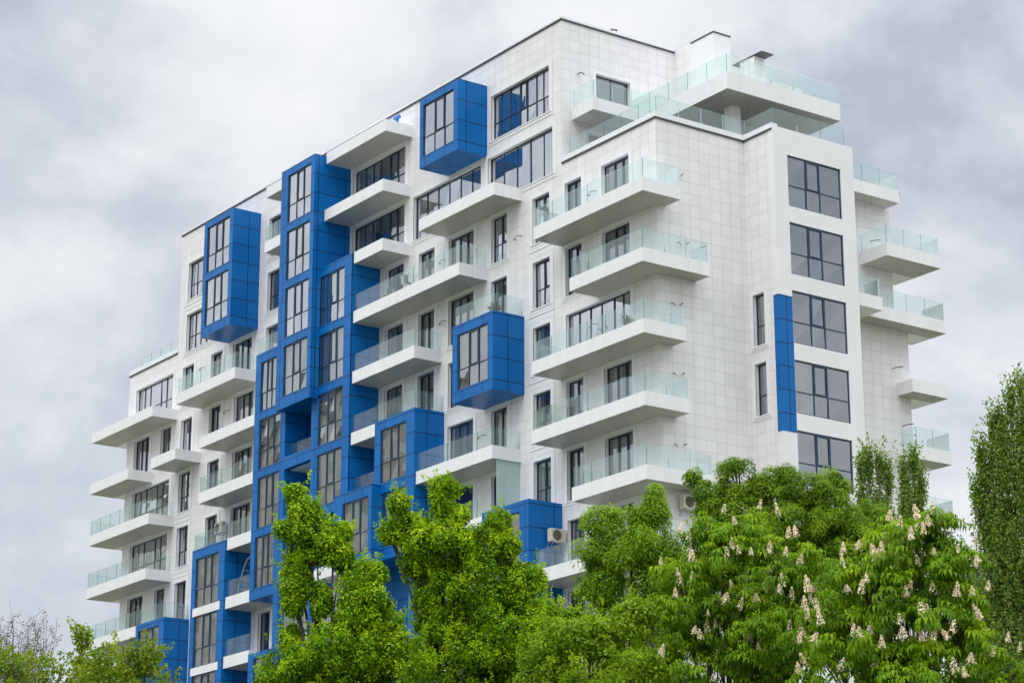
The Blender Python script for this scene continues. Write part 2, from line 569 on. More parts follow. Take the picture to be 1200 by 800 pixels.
# end bay white casing
mb = MB()
ZC = 43.98
wall_face(mb, PC, 5.335, 10.42, 0.0, ZC, HOLES_CX)
mb.quad((9.02, 5.335, 0), (XC, 5.335, 0), (XC, 5.335, ZC), (9.02, 5.335, ZC))
mb.quad((9.02, 5.335, 0), (9.02, 5.36, 0), (9.02, 5.36, ZC), (9.02, 5.335, ZC))
mb.quad((7.0, 10.42, 0), (XC, 10.42, 0), (XC, 10.42, ZC), (7.0, 10.42, ZC))
mb.build('end_bay_casing', M['white'], B)
mb = MB()
mb.box(9.03, XC + 0.012, 5.318, 6.17, 29.2, 35.68)
mb.build('blue_corner_panel', M['blue'], B)

# --- roofs and parapets
def parapet(path, z, h=0.30, th=0.34, out=0.05, name='parapet', closed=False):
    """white cap with a dark drip joint under it; path runs with the outside on its right"""
    cap, tr = MB(), MB()
    for (x0, y0), (x1, y1) in zip(path, path[1:]):
        if abs(y0 - y1) < 1e-6:                      # along x
            s = -1 if x1 > x0 else 1
            cap.box(x0, x1, y0 + s * out, y0 - s * th, z, z + h)
            tr.box(x0, x1, y0 + s * (out + 0.016), y0, z - 0.085, z - 0.001)
        else:
            s = 1 if y1 > y0 else -1
            cap.box(x0 + s * out, x0 - s * th, y0, y1, z + 0.003, z + h - 0.003)
            tr.box(x0 + s * (out + 0.013), x0, y0, y1, z - 0.083, z - 0.003)
    o = cap.build(name, M['cap'], B)
    tr.build('drip_joint', M['dark'], o)
    return o


parapet([(-39.8, 0.0), (0.046, 0.0)], HT - 0.06, 0.12)
parapet([(0.0, -0.046), (0.0, 7.2)], HT - 0.06, 0.12)
parapet([(-46.3, 0.0), (-39.76, 0.0)], 43.87, 0.30)
parapet([(0.0, 0.0), (7.286, 0.0)], 43.87, 0.26)
parapet([(7.24, -0.046), (7.24, 5.30)], 43.87, 0.26)
parapet([(7.24, 5.36), (9.3, 5.36)], 43.87, 0.26)
mb = MB()
mb.box(-39.6, -0.15, 0.15, 15.9, 51.2, 51.4)
mb.build('tower_roof', M['roof'], B)
mb = MB()
mb.box(-46.1, -39.8, 0.15, 15.9, 43.3, 43.55)
mb.build('wing_roof', M['roof'], B)
mb = MB()
mb.box(0.01, 7.1, 0.15, 15.7, 43.3, 43.55)
mb.box(7.1, 9.2, 5.5, 10.3, 43.302, 43.548)
mb.build('terrace_floor', M['roof'], B)

# --- penthouse on the near block
mb = MB()
mb.box(5.42, 6.03, 5.78, 6.3, 43.55, 46.22)
mb.box(0.01, 4.4, 7.6, 14.5, 43.55, 46.22)
mb.build('penthouse_wall', M['white'], B)
mb = MB()
mb.box(0.01, 7.5, 4.23, 11.5, 46.221, 47.10)
ph = mb.build('penthouse_roof_slab', M['fascia'], B)
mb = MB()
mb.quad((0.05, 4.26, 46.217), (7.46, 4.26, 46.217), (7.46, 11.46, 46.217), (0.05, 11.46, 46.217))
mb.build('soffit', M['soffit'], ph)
# stair head and the small roof-top cabin
mb = MB()
mb.box(0.003, 1.25, 7.2, 12.0, 47.1, 51.60)
mb.build('stair_head_wall', M['tile'], B)
mb = MB()
mb.box(1.253, 3.12, 7.2, 8.30, 47.1, 51.45)
sh = mb.build('stair_head', M['white'], B)
mb = MB()
mb.box(1.35, 3.15, 7.17, 8.33, 51.452, 51.53)
mb.build('dark_coping', M['dark'], sh)
mb = MB()
mb.box(3.0, 4.10, 9.0, 9.72, 47.1, 50.28)
cab = mb.build('roof_cabin', M['tile'], B)
mb = MB()
mb.box(2.5, 4.72, 8.95, 9.76, 50.283, 50.33)
mb.build('cabin_roof', M['dark'], cab)
# small vent stub on the tower edge
mb = MB()
mb.tube([(-0.3, 3.4, 51.4), (-0.3, 3.4, 51.9), (-0.3, 3.75, 51.92)], 0.05)
mb.build('vent_pipe', M['pipe'], B)
# blue offcut of cladding left above the top balcony
mb = MB()
mb.box(-14.0, -13.86, -0.75, -0.63, 50.20, 50.60)
mb.box(-14.22, -13.68, -0.77, -0.61, 50.60, 50.74)
mb.build('blue_cladding_offcut', simple('bright_blue', (0.02, 0.20, 0.62), 0.4), B)


# ------------------------------------------------------------------ balconies
def rail_run(mb, pts, z0, h=0.93, panel=1.35):
    """glass panels along a path of (x, y) points"""
    t = 0.012
    for (x0, y0), (x1, y1) in zip(pts, pts[1:]):
        L = math.hypot(x1 - x0, y1 - y0)
        n = max(1, round(L / panel))
        dx, dy = (x1 - x0) / L, (y1 - y0) / L
        for i in range(n):
            a = L * i / n + 0.012
            b = L * (i + 1) / n - 0.012
            p = (x0 + dx * a, y0 + dy * a)
            q = (x0 + dx * b, y0 + dy * b)
            nx, ny = -dy * t, dx * t
            za, zc = z0 - 0.03, z0 + h
            mb.quad((p[0], p[1], za), (q[0], q[1], za), (q[0], q[1], zc), (p[0], p[1], zc), 0)
            for (s, e) in ((p, p), (q, q)):           # green edges
                mb.quad((s[0] - nx, s[1] - ny, za), (s[0] + nx, s[1] + ny, za), (s[0] + nx, s[1] + ny, zc), (s[0] - nx, s[1] - ny, zc), 1)
            mb.quad((p[0] - nx, p[1] - ny, zc), (q[0] - nx, q[1] - ny, zc), (q[0] + nx, q[1] + ny, zc), (p[0] + nx, p[1] + ny, zc), 1)


def railing(pts, z0, parent, h=0.93, panel=1.35):
    mb = MB()
    rail_run(mb, pts, z0, h, panel)
    return mb.build('glass_railing', [M['rail'], M['rail_edge']], parent)


def slab(x0, x1, y0, y1, k, th=0.65, name='balcony'):
    """white cantilevered slab; y1 is its outer edge"""
    z = zb(k)
    mb = MB()
    mb.box(x0, x1, y0, y1, z, z + th)
    o = mb.build(name, M['fascia'], B)
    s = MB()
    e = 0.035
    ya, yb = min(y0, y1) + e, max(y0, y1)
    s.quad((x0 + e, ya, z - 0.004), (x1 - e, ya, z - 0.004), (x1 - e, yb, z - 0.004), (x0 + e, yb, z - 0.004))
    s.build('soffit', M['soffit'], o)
    return o


D = 1.70
E = 0.07
def front_balcony(x0, x1, k, rail=True, lend=True, rend=True, th=0.65, gl=None, gr=None):
    o = slab(x0, x1, -0.002, -D, k, th)
    if rail:
        z = zb(k) + th
        a = gl if gl is not None else x0 + E
        b = gr if gr is not None else x1 - E
        p = []
        if lend: p.append((a, -0.05))
        p += [(a, -D + E), (b, -D + E)]
        if rend: p.append((b, -0.05))
        railing(p, z, o)
    return o


def corner_balcony(x0, x1, yend, k):
    """wraps the near corner of the block"""
    z = zb(k)
    mb = MB()
    th = 0.65
    pts = [(x0, -0.002), (x0, -D), (x1, -D), (x1, yend), (7.242, yend), (7.242, -0.002)]
    n = len(pts)
    mb.v = [(x, y, zz) for zz in (z, z + th) for x, y in pts]
    mb.f = [tuple(range(n)), tuple(range(n, 2 * n))] + [(i, (i + 1) % n, n + (i + 1) % n, n + i) for i in range(n)]
    mb.mi = [0] * len(mb.f)
    o = mb.build('balcony', M['fascia'], B)
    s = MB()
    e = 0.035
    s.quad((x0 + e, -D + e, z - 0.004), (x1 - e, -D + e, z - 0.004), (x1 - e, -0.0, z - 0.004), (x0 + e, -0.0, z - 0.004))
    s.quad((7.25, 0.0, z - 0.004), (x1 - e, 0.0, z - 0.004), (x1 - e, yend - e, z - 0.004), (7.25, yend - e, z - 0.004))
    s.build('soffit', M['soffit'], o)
    railing([(x0 + E, -0.05), (x0 + E, -D + E), (x1 - E, -D + E), (x1 - E, yend - E), (7.30, yend - E)], z + th, o)
    return o


for x0, x1, ye, k in ((-0.08, 8.33, 0.52, 0), (2.76, 8.24, 2.2, 1), (-0.25, 8.24, 0.75, 2), (-0.28, 8.24, 0.85, 3), (2.80, 8.26, 2.1, 4), (-0.15, 8.26, 2.2, 5), (-0.28, 8.24, 0.85, 6)):
    corner_balcony(x0, x1, ye, k)
# without glass
for x0, x1, k in ((-19.55, -13.47, -3), (-19.65, -13.65, -2), (-16.45, -13.62, -1), (-10.12, -3.38, -1), (-33.25, -26.7, 1),
                  (-39.45, -36.32, 1), (-26.25, -23.42, -3)):
    front_balcony(x0, x1, k, rail=False)
# with glass
front_balcony(-16.43, -6.40, 0, lend=False)
front_balcony(-16.43, -10.45, 1, lend=False)
front_balcony(-16.45, -13.95, 2, lend=False, rend=False)
front_balcony(-10.18, -3.50, 3, lend=False)
o = front_balcony(-10.18, -3.50, 4, lend=False, rend=False)
mb = MB()
mb.box(-3.60, -3.58, -1.40, -0.06, zb(4) + 0.65, zb(3) - 0.012)
mb.build('frosted_screen', M['frosted'], o)
front_balcony(-26.25, -23.42, -2, rend=False)
front_balcony(-36.45, -29.3, 0)
front_balcony(-33.2, -26.7, 2, rend=False)
front_balcony(-29.55, -26.7, 3, lend=False, rend=False)
front_balcony(-29.55, -26.7, 4, lend=False, rend=False)
front_balcony(-29.55, -26.7, 5, lend=False, rend=False)


def wing_balcony(x0, x1, k, rail):
    o = slab(x0, x1, -0.002, -D, k)
    z = zb(k)
    mb = MB()
    mb.box(x0 + 0.002, -46.252, 0.0, 1.4, z + 0.002, z + 0.648)
    mb.build('return_slab', M['fascia'], o)
    if rail:
        railing([(x0 + E, 1.3), (x0 + E, -D + E), (x1 - E, -D + E), (x1 - E, -0.05)], z + 0.65, o)


wing_balcony(-47.80, -39.52, 0, False)
wing_balcony(-47.70, -42.50, 1, False)
wing_balcony(-47.50, -39.45, 2, True)
wing_balcony(-47.58, -39.55, 3, True)
wing_balcony(-47.50, -40.55, 4, True)
wing_balcony(-47.50, -40.55, 5, True)

# roof-terrace railings
railing([(0.35, 0.25), (7.0, 0.25), (7.0, 5.68), (9.02, 5.68), (9.02, 10.2)], 44.12, B, 0.92)
railing([(-45.2, 0.25), (-39.9, 0.25)], 44.16, B, 0.72)
railing([(0.08, 4.30), (7.42, 4.30), (7.42, 11.3)], 47.10, ph, 0.98)
# tower balcony over the terrace (faces +x)
mb = MB()
mb.box(0.002, 1.75, 0.6, 4.22, 46.22, 46.87)
o = mb.build('balcony', M['fascia'], B)
railing([(0.06, 0.68), (1.68, 0.68), (1.68, 4.2)], 46.87, o, 0.95)

# balconies on the far end wall (face +x)
def end_balcony(y0, y1, k, xw, x1, rail, left=True, xs=None):
    z = zb(k)
    mb = MB()
    mb.box(xw + 0.002, x1, y0, y1, z, z + 0.65)
    o = mb.build('balcony', M['fascia'], B)
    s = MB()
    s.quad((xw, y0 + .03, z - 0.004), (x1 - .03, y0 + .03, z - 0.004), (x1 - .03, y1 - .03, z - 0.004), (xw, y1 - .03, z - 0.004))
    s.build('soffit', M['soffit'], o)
    mb = MB()
    if y1 > 15.9:                                      # wraps the rear corner
        mb.box(xw - 1.4, xw, 15.87, y1 - 0.003, z + 0.003, z + 0.647)
        mb.build('return_slab', M['fascia'], o)
    if rail:
        p = [(x1 - E, y0 + E), (x1 - E, y1 - E), (xw - 0.5, y1 - E)]
        if left: p = [(xw + 0.05, y0 + E)] + p
        railing(p, z + 0.65, o)
    return o


end_balcony(11.9, 15.6, -1, 6.17, 7.17, True, left=False)
end_balcony(13.68, 17.35, 0, 6.17, 8.05, True)
o = end_balcony(12.3, 17.5, 1, 7.0, 8.03, True, left=False)
mb = MB()
mb.box(7.002, 9.0, 10.43, 12.29, zb(1) + 0.002, zb(1) + 0.648)
o2 = mb.build('return_slab', M['fascia'], o)
mb = MB()
rail_run(mb, [(8.93, 10.5), (8.93, 12.2), (7.9, 12.2)], zb(1) + 0.65)
mb.build('glass_railing', [M['rail'], M['rail_edge']], o)
end_balcony(15.0, 17.4, 2, 7.0, 8.03, False)
end_balcony(15.0, 17.35, 3, 7.0, 8.08, True)
end_balcony(15.0, 17.35, 4, 7.0, 8.08, True)


# ------------------------------------------------------------------ blue bays
def bay(x0, x1, d, z0, z1, wins, name='bay_window', ml=0.30, mr=0.40, back=0.0, whites=(), n=3, label=None, curtain=None):
    """blue box in front of the wall; wins = list of (bottom, top) or (x_left, x_right, bottom, top)"""
    P = WY(-d)
    mb = MB()
    rec = 0.13
    holes = []
    for wn in wins:
        if len(wn) == 2: holes.append((x0 + ml, x1 - mr, wn[0], wn[1]))
        else: holes.append(wn)
    wl = [(x0 + ml, x1 - mr, a, b) for a, b in whites]
    wall_face(mb, P, x0, x1, z0, z1, holes)
    mb.quad((x0, -d, z0), (x0, back, z0), (x0, back, z1), (x0, -d, z1))
    mb.quad((x1, -d, z0), (x1, back, z0), (x1, back, z1), (x1, -d, z1))
    mb.quad((x0, -d, z1), (x1, -d, z1), (x1, back, z1), (x0, back, z1))
    mb.quad((x0, -d, z0), (x1, -d, z0), (x1, back, z0), (x0, back, z0))
    for u0, u1, a, b in holes:
        mb.quad(P(u0, 0, a), P(u0, -rec, a), P(u0, -rec, b), P(u0, 0, b))
        mb.quad(P(u1, 0, a), P(u1, -rec, a), P(u1, -rec, b), P(u1, 0, b))
        mb.quad(P(u0, 0, a), P(u1, 0, a), P(u1, -rec, a), P(u0, -rec, a))
        mb.quad(P(u0, 0, b), P(u1, 0, b), P(u1, -rec, b), P(u0, -rec, b))
    o = mb.build(name, M['blue'], B)
    if label: o['label'] = label
    for i, (u0, u1, a, b) in enumerate(holes):
        wd = u1 - u0
        c = curtain[i] if isinstance(curtain, (list, tuple)) else curtain
        glazing(o, P, u0, u1, a, b, -rec + 0.01, n, 1.04, case=1 if n == 3 else 0, hi=a > 39.7, divs=None if n != 3 else [u0 + wd * .36, u0 + wd * .68], depth=min(1.4, d - 0.35),
                curtain=c, fm='frame_blue' if a < 42 else 'frame', red=(a < 20.5))
    for u0, u1, a, b in wl:
        m2 = MB()
        m2.pbox(P, u0, u1, 0.001, 0.02, a, b)
        m2.build('white_band', M['fascia'], o)
    return o


def wn(k):                        # the window of a bay whose floor slab is storey k
    return (zb(k) + 0.58, zb(k) + FH + 0.10)


def bt(k):
    return zb(k - 1) + 0.62


bay(-9.95, -6.42, 1.82, zb(-2), 50.08, [wn(-2)], curtain=0.9)
o_m = bay(-6.70, -3.22, 1.88, zb(2), bt(2), [wn(2)], ml=0.42, mr=0.44, curtain=0.9)
bay(-33.35, -29.82, 1.85, zb(-1), 50.02, [wn(-2), (zb(-1) + .6, zb(-2) + 0.12)], ml=0.36, mr=0.42, curtain=0.6)
# tall stepped group
bay(-23.35, -19.72, 2.35, zb(1) - 0.08, 50.08, [wn(-2), wn(-1), wn(0), wn(1)], ml=0.72, mr=0.22 + 0.16, curtain=[0.3, 0.3, 0.7, 0.9])
bay(-20.40, -16.52, 1.80, 29.60, bt(0), [(-19.72, -17.24, *wn(0)), (-19.72, -17.24, *wn(1)), (-19.72, -17.24, *wn(2)), (-19.72, -17.24, *wn(3))], curtain=[0.7, 0.9, 0.95, 0.95])
bay(-26.66, -23.20, 1.80, 26.20, zb(0) + 0.66, [(-26.1, -24.35, *wn(1)), (-26.1, -23.75, *wn(2)), (-26.1, -23.75, *wn(3)), (-26.2, -24.15, *wn(4))], curtain=[0.9, 0.9, 0.9, 0.9])
bay(-16.95, -13.28, 2.35, 26.16, 30.12, [(-16.12, -13.62, 26.72, 29.56)], curtain=0.9)
bay(-13.95, -10.20, 1.80, 26.18, 33.53, [(-13.36, -11.05, *wn(2 + 0)), (-13.36, -11.05, 26.83, 29.64)][0:0] + [(-13.4, -10.98, 30.18, 33.0), (-13.4, -10.98, 26.83, 29.64)], curtain=[0.9, 0.9])
bay(-33.48, -29.60, 1.80, 0.0, 30.15, [(-33.02, -30.32, 26.75, 29.6), (-33.02, -30.32, 23.34, 26.26), (-33.02, -30.32, 19.98, 22.88)], whites=[(26.27, 26.74), (22.89, 23.33)], curtain=[0.9, 0.9, 0.9])
bay(-40.52, -37.0, 1.65, 0.0, 26.9, [(-40.28, -37.62, 23.7, 26.5)], curtain=0.9)
bay(-4.0, -0.22, 1.95, 19.5, 26.9, [(-3.6, -0.95, 23.5, 26.42)], curtain=0.7)
bay(-26.58, -23.44, 1.80, 0.0, 23.25, [(-26.0, -23.9, 20.0, 22.93)], curtain=0.5)


def blue_bar(x0, x1, z0, z1, d0, d1, name='blue_post'):
    mb = MB()
    mb.box(x0, x1, -d1, -d0, z0, z1)
    return mb.build(name, M['blue'], B)


# posts and beams of the loggias between the bays
for za, zc in ((32.92, 33.60), (29.66, 30.26), (26.30, 26.95)):
    o = blue_bar(-23.20, -20.402, za, zc, 1.45, 1.797, 'blue_beam')
for k in (2, 3):
    mb = MB()
    mb.box(-23.19, -20.41, -1.44, 0.0, zb(k) + 0.02, zb(k) + 0.6)
    o = mb.build('loggia_floor', M['fascia'], B)
    railing([(-23.15, -1.40), (-20.45, -1.40)], zb(k) + 0.6, o, 0.9)
blue_bar(-16.518, -13.952, 29.75, 30.30, 1.45, 1.79, 'blue_beam')
mb = MB()
mb.box(-16.51, -13.96, -1.44, 0.0, zb(3) + 0.02, zb(3) + 0.6)
o = mb.build('loggia_floor', M['fascia'], B)
railing([(-16.45, -1.40), (-14.0, -1.40)], zb(3) + 0.75, o, 0.85)
mb = MB()
for x in (-23.17, -20.43):
    mb.quad((x, -1.44, 26.3), (x, 0, 26.3), (x, 0, 36.1), (x, -1.44, 36.1))
mb.quad((-23.17, -0.03, 26.3), (-20.43, -0.03, 26.3), (-20.43, -0.03, 36.1), (-23.17, -0.03, 36.1))
mb.build('loggia_side_panel', M['blue'], B)
blue_bar(-20.40, -19.85, 22.0, 29.59, 1.45, 1.797)
blue_bar(-17.2, -16.55, 22.0, 29.59, 1.45, 1.797)
blue_bar(-24.02, -23.45, 22.9, 26.19, 1.40, 1.797)
blue_bar(-11.38, -10.82, 19.5, 26.17, 0.02, 1.30)
mb = MB()
mb.box(-19.8, -17.25, -1.79, -1.50, 26.2, 26.75)
mb.build('white_band', M['fascia'], B)
o = front_balcony(-19.8, -17.25, 4, rail=False)
# deep blue side wall beside the lower left bay
mb = MB()
mb.box(-16.9, -13.3, -0.06, -0.02, 19.0, 26.15)
mb.build('blue_back_panel', M['blue'], B)
# glass on the tops of the bays
railing([(-26.6, -0.05), (-26.6, -1.7), (-23.45, -1.7)], zb(0) + 0.66, B, 0.93)
railing([(-6.6, -1.78), (-3.32, -1.78), (-3.32, -0.05)], bt(2), o_m, 0.95)
railing([(-13.85, -1.70), (-10.3, -1.70), (-10.3, -0.05)], 33.53, B, 0.93)
railing([(-33.4, -0.05), (-33.4, -1.70), (-29.65, -1.70)], 30.15, B, 0.93)
railing([(-40.45, -1.55), (-37.08, -1.55), (-37.08, -0.05)], 26.9, B, 0.93)

# small condensate pipes and brackets left on the tiles
mb = MB()
for x, z in ((7.55, 41.2), (7.55, 37.9), (7.55, 34.9), (7.55, 31.6), (7.55, 28.3)):
    y = {41.2: 0.9, 37.9: 1.15}.get(z, 0.7)
    mb.tube([(7.25, y, z), (7.36, y, z + 0.02), (7.40, y + 0.1, z - 0.12)], 0.022, 5)
    mb.tube([(7.25, y + 0.55, z + 0.05), (7.48, y + 0.52, z + 0.07), (7.62, y + 0.35, z - 0.05)], 0.022, 5)
for x, z in ((-3.9, 41.0), (-10.6, 41.6), (-10.55, 38.3), (-10.75, 31.6), (-36.6, 42.0), (-33.4, 38.6), (-7.0, 31.5), (2.2, 41.5), (2.2, 34.9)):
    mb.tube([(x, 0, z), (x, -0.14, z + 0.02), (x + 0.1, -0.18, z - 0.10)], 0.022, 5)
    mb.tube([(x + 0.5, 0, z + 0.06), (x + 0.45, -0.2, z + 0.05), (x + 0.3, -0.3, z - 0.02)], 0.022, 5)
mb.tube([(0, 1.0, 48.75), (0.2, 1.0, 48.78), (0.3, 1.2, 48.7)], 0.03, 5)
for y, z in ((14.4, 40.9), (14.7, 34.2), (15.2, 31.4)):
    mb.tube([(7.0 if z < 37 else 6.17, y, z), (7.2 if z < 37 else 6.4, y, z), (7.35 if z < 37 else 6.5, y + .4, z + .1)], 0.025, 5)
mb.build('pipe_stubs', M['pipe'], B)

# ------------------------------------------------------------------ things on the building
def ac_unit(label, loc, rz):
    """outdoor unit; its fan side faces local -y, its back is at local y = 0"""
    t = thing('air_conditioner', label, 'air conditioner', loc, rz, 'air conditioning units on the facade')
    mb = MB()
    mb.box(-0.44, 0.44, -0.46, -0.14, 0, 0.62)
    mb.build('body', M['ac'], t, bevel=0.025)
    mb = MB()
    for r in (0.07, 0.13, 0.19, 0.24):
        pts = [(-0.10 + r * math.cos(a), -0.475, 0.31 + r * math.sin(a)) for a in np.linspace(0, 2 * math.pi, 25)]
        mb.tube(pts, 0.008, 4, cap=False)
    for a in range(8):
        c, s = math.cos(a * math.pi / 4), math.sin(a * math.pi / 4)
        mb.tube([(-0.10 + .03 * c, -0.475, .31 + .03 * s), (-0.10 + .25 * c, -0.475, .31 + .25 * s)], 0.006, 4)
    n = 24
    base = len(mb.v)
    mb.v += [(-0.10 + .255 * math.cos(2 * math.pi * i / n), -0.463, .31 + .255 * math.sin(2 * math.pi * i / n)) for i in range(n)]
    mb.f.append(tuple(range(base, base + n))); mb.mi.append(0)
    mb.build('fan_grille', M['ac_dark'], t)
    for x in (-0.3, 0.3):
        mb = MB()
        mb.box(x - 0.02, x + 0.02, -0.5, -0.002, -0.05, -0.005)
        mb.box(x - 0.02, x + 0.02, -0.03, -0.002, -0.30, -0.052)
        mb.tube([(x, -0.44, -0.05), (x, -0.02, -0.28)], 0.014, 5)
        mb.build('bracket', M['metal'], t)
    return t


ac_unit('beige air conditioning unit bolted to the side of a blue bay', (-0.216, -0.55, 24.95), R(90))
ac_unit('beige air conditioning unit hung on the white tiled end wall above the trees', (7.245, 1.25, 25.35), R(90))
ac_unit('weathered air conditioning unit on the white wall between two windows at far left', (-33.0, -0.005, 31.3), 0)

t = thing('arched_frame', 'pale curved metal frame standing on a balcony between blue walls', 'metal frame', (-28.0, -1.0, zb(4) + 0.65))
mb = MB()
for y in (-0.35, 0.35):
    pts = [(-0.9 + 1.7 * s, y, 2.0 * math.sin(min(1.0, s * 1.25) * math.pi / 2)) for s in np.linspace(0, 1, 12)]
    mb.tube(pts, 0.035, 6)
for s in np.linspace(0.1, 0.95, 7):
    x, z = -0.9 + 1.7 * s, 2.0 * math.sin(min(1.0, s * 1.25) * math.pi / 2)
    mb.tube([(x, -0.35, z), (x, 0.35, z)], 0.02, 5)
mb.build('arch', M['metal'], t)
mb = MB()
mb.tube([(0.8, -0.35, 0), (0.8, -0.35, 1.95)], 0.035, 6)
mb.tube([(0.8, 0.35, 0), (0.8, 0.35, 1.95)], 0.035, 6)
mb.build('posts', M['metal'], t)

# what stands on the balconies
t = thing('folding_chair', 'dark folding chair behind the glass of the long balcony right of the tall blue bays', 'chair', (-14.2, -0.9, zb(0) + 0.65), R(35))
mb = MB(); mb.box(-0.22, 0.22, -0.21, 0.21, 0.42, 0.45); mb.build('seat', M['pipe'], t)
mb = MB(); mb.box(-0.22, 0.22, 0.19, 0.215, 0.5, 0.92); mb.build('backrest', M['pipe'], t)
for sx in (-0.2, 0.2):
    for a, c in ((-0.2, 0.22), (0.2, -0.2)):
        mb = MB(); mb.tube([(sx, a, 0), (sx, c, 0.43 if a > 0 else 0.9)], 0.014, 5); mb.build('leg', M['metal'], t)
t = thing('drying_rack', 'grey clothes drying rack on the long balcony beside a balcony door', 'drying rack', (-12.2, -0.95, zb(0) + 0.65), R(10))
mb = MB()
for x in np.linspace(-0.5, 0.5, 8): mb.tube([(x, -0.28, 1.0), (x, 0.28, 1.0)], 0.006, 4)
for y in (-0.28, 0.28): mb.tube([(-0.5, y, 1.0), (0.5, y, 1.0)], 0.012, 5)
mb.build('rails', M['metal'], t)
mb = MB()
for y in (-0.28, 0.28):
    mb.tube([(-0.35, y, 0), (0.35, y, 1.0)], 0.012, 5); mb.tube([(0.35, y, 0), (-0.35, y, 1.0)], 0.012, 5)
mb.build('leg_frame', M['metal'], t)
mb = MB()
for x, c in ((-0.3, 0), (-0.05, 1), (0.25, 0)):
    mb.box(x - 0.012, x + 0.012, -0.25, 0.22, 0.55, 1.01, c)
mb.build('laundry', [CURT[2], simple('dark_cloth', (0.08, 0.07, 0.10), 0.9, noise=0.2)], t)


def potted_plant(label, loc, s=1.0):
    t = thing('potted_plant', label, 'plant', loc)
    mb = MB(); mb.tube([(0, 0, 0), (0, 0, 0.02), (0, 0, 0.30 * s)], [0.10 * s, 0.11 * s, 0.15 * s], 12)
    mb.build('pot', simple('terracotta', (0.33, 0.13, 0.07), 0.8, noise=0.15), t)
    mb = MB()
    rg = random.Random(int(loc[0] * 10))
    for i in range(60):
        a, e, l = rg.uniform(0, 6.28), rg.uniform(0.3, 1.4), rg.uniform(0.25, 0.55) * s
        d = Vector((math.cos(a) * math.cos(e), math.sin(a) * math.cos(e), math.sin(e)))
        sd_ = d.cross(Vector((0, 0, 1))).normalized() * 0.035
        p = Vector((0, 0, 0.3 * s)); m_ = p + d * l * .6; q = p + d * l - Vector((0, 0, 0.1 * l))
        mb.quad(p, m_ + sd_, q, m_ - sd_)
    mb.build('foliage', simple('pot_leaves', (0.05, 0.11, 0.02), 0.6, noise=0.3, nscale=8), t)


potted_plant('leafy plant in a terracotta pot behind the glass of the third corner balcony down', (6.4, -1.2, zb(2) + 0.65))
potted_plant('leafy plant in a terracotta pot on the balcony on top of the middle blue bay', (-4.2, -1.1, bt(2)), 1.2)


# ================================================================== GROUND
mb = MB()
mb.quad((-1500, -1500, 0), (1500, -1500, 0), (1500, 1500, 0), (-1500, 1500, 0))
gm, nt, out = new_mat('ground')
g = nd(nt, 'ShaderNodeNewGeometry')
n = nd(nt, 'ShaderNodeTexNoise', Scale=0.06, Detail=8.0, Roughness=0.65)
lk(nt, g, 'Position', n, 'Vector')
r = ramp(nt, [(0.40, (0.055, 0.085, 0.022)), (0.50, (0.10, 0.11, 0.05)), (0.60, (0.11, 0.11, 0.085))])
lk(nt, n, 'Fac', r, 'Fac')
b = nd(nt, 'ShaderNodeBsdfPrincipled', Roughness=0.95)
lk(nt, r, 'Color', b, 'Base Color')
lk(nt, b, 'BSDF', out, 'Surface')
tag(mb.build('ground', gm), kind='structure')
mb = MB()
mb.quad((-60, -14, 0.004), (24, -14, 0.004), (24, 30, 0.004), (-60, 30, 0.004))
tag(mb.build('paved_forecourt', cladding('paving', (0.11, 0.108, 0.10), (0.10, 0.098, 0.092), (0.08, 0.08, 0.075), 400, 400, 0.0, 0.9, 0.2, stain=0.15)), kind='structure')


# the block across the street, which the lower windows mirror
ob = thing('apartment_building', 'tan brick apartment block across the street from the blue and white tower', 'apartment building', (-127, -52, 0))
mb = MB()
mb.box(-48, 50, -9, 9, 0, 57)
mb.build('wall', cladding('tan_brick', (0.70, 0.65, 0.58), (0.42, 0.40, 0.37), (0.76, 0.73, 0.68), 2.6, 3.1, 0.42, 0.8, 0.2, stain=0.1), ob)
mb = MB()
mb.box(-48.4, 50.4, -9.4, 9.4, 57.002, 57.7)
mb.build('roof', M['roof'], ob)


# ================================================================== TREES
def unit(v):
    return v / (np.linalg.norm(v, axis=-1, keepdims=True) + 1e-9)


def rand_dirs(n):
    return unit(RNG.normal(size=(n, 3)))


def leaf_object(name, V, F, rnd, mat, parent):
    """V (n,3) vertices, F (m,k) faces of k corners, rnd one value per face"""
    me = bpy.data.meshes.new(name)
    m, k = F.shape
    me.vertices.add(len(V))
    me.vertices.foreach_set('co', V.astype(np.float32).ravel())
    me.loops.add(m * k)
    me.loops.foreach_set('vertex_index', F.astype(np.int32).ravel())
    me.polygons.add(m)
    me.polygons.foreach_set('loop_start', np.arange(0, m * k, k, dtype=np.int32))
    at = me.attributes.new('rnd', 'FLOAT', 'FACE')
    at.data.foreach_set('value', np.clip(rnd, 0, 1).astype(np.float32))
    me.materials.append(mat)
    me.update(calc_edges=True)
    me.validate()
    o = bpy.data.objects.new(name, me)
    COL.objects.link(o)
    o.parent = parent
    return o


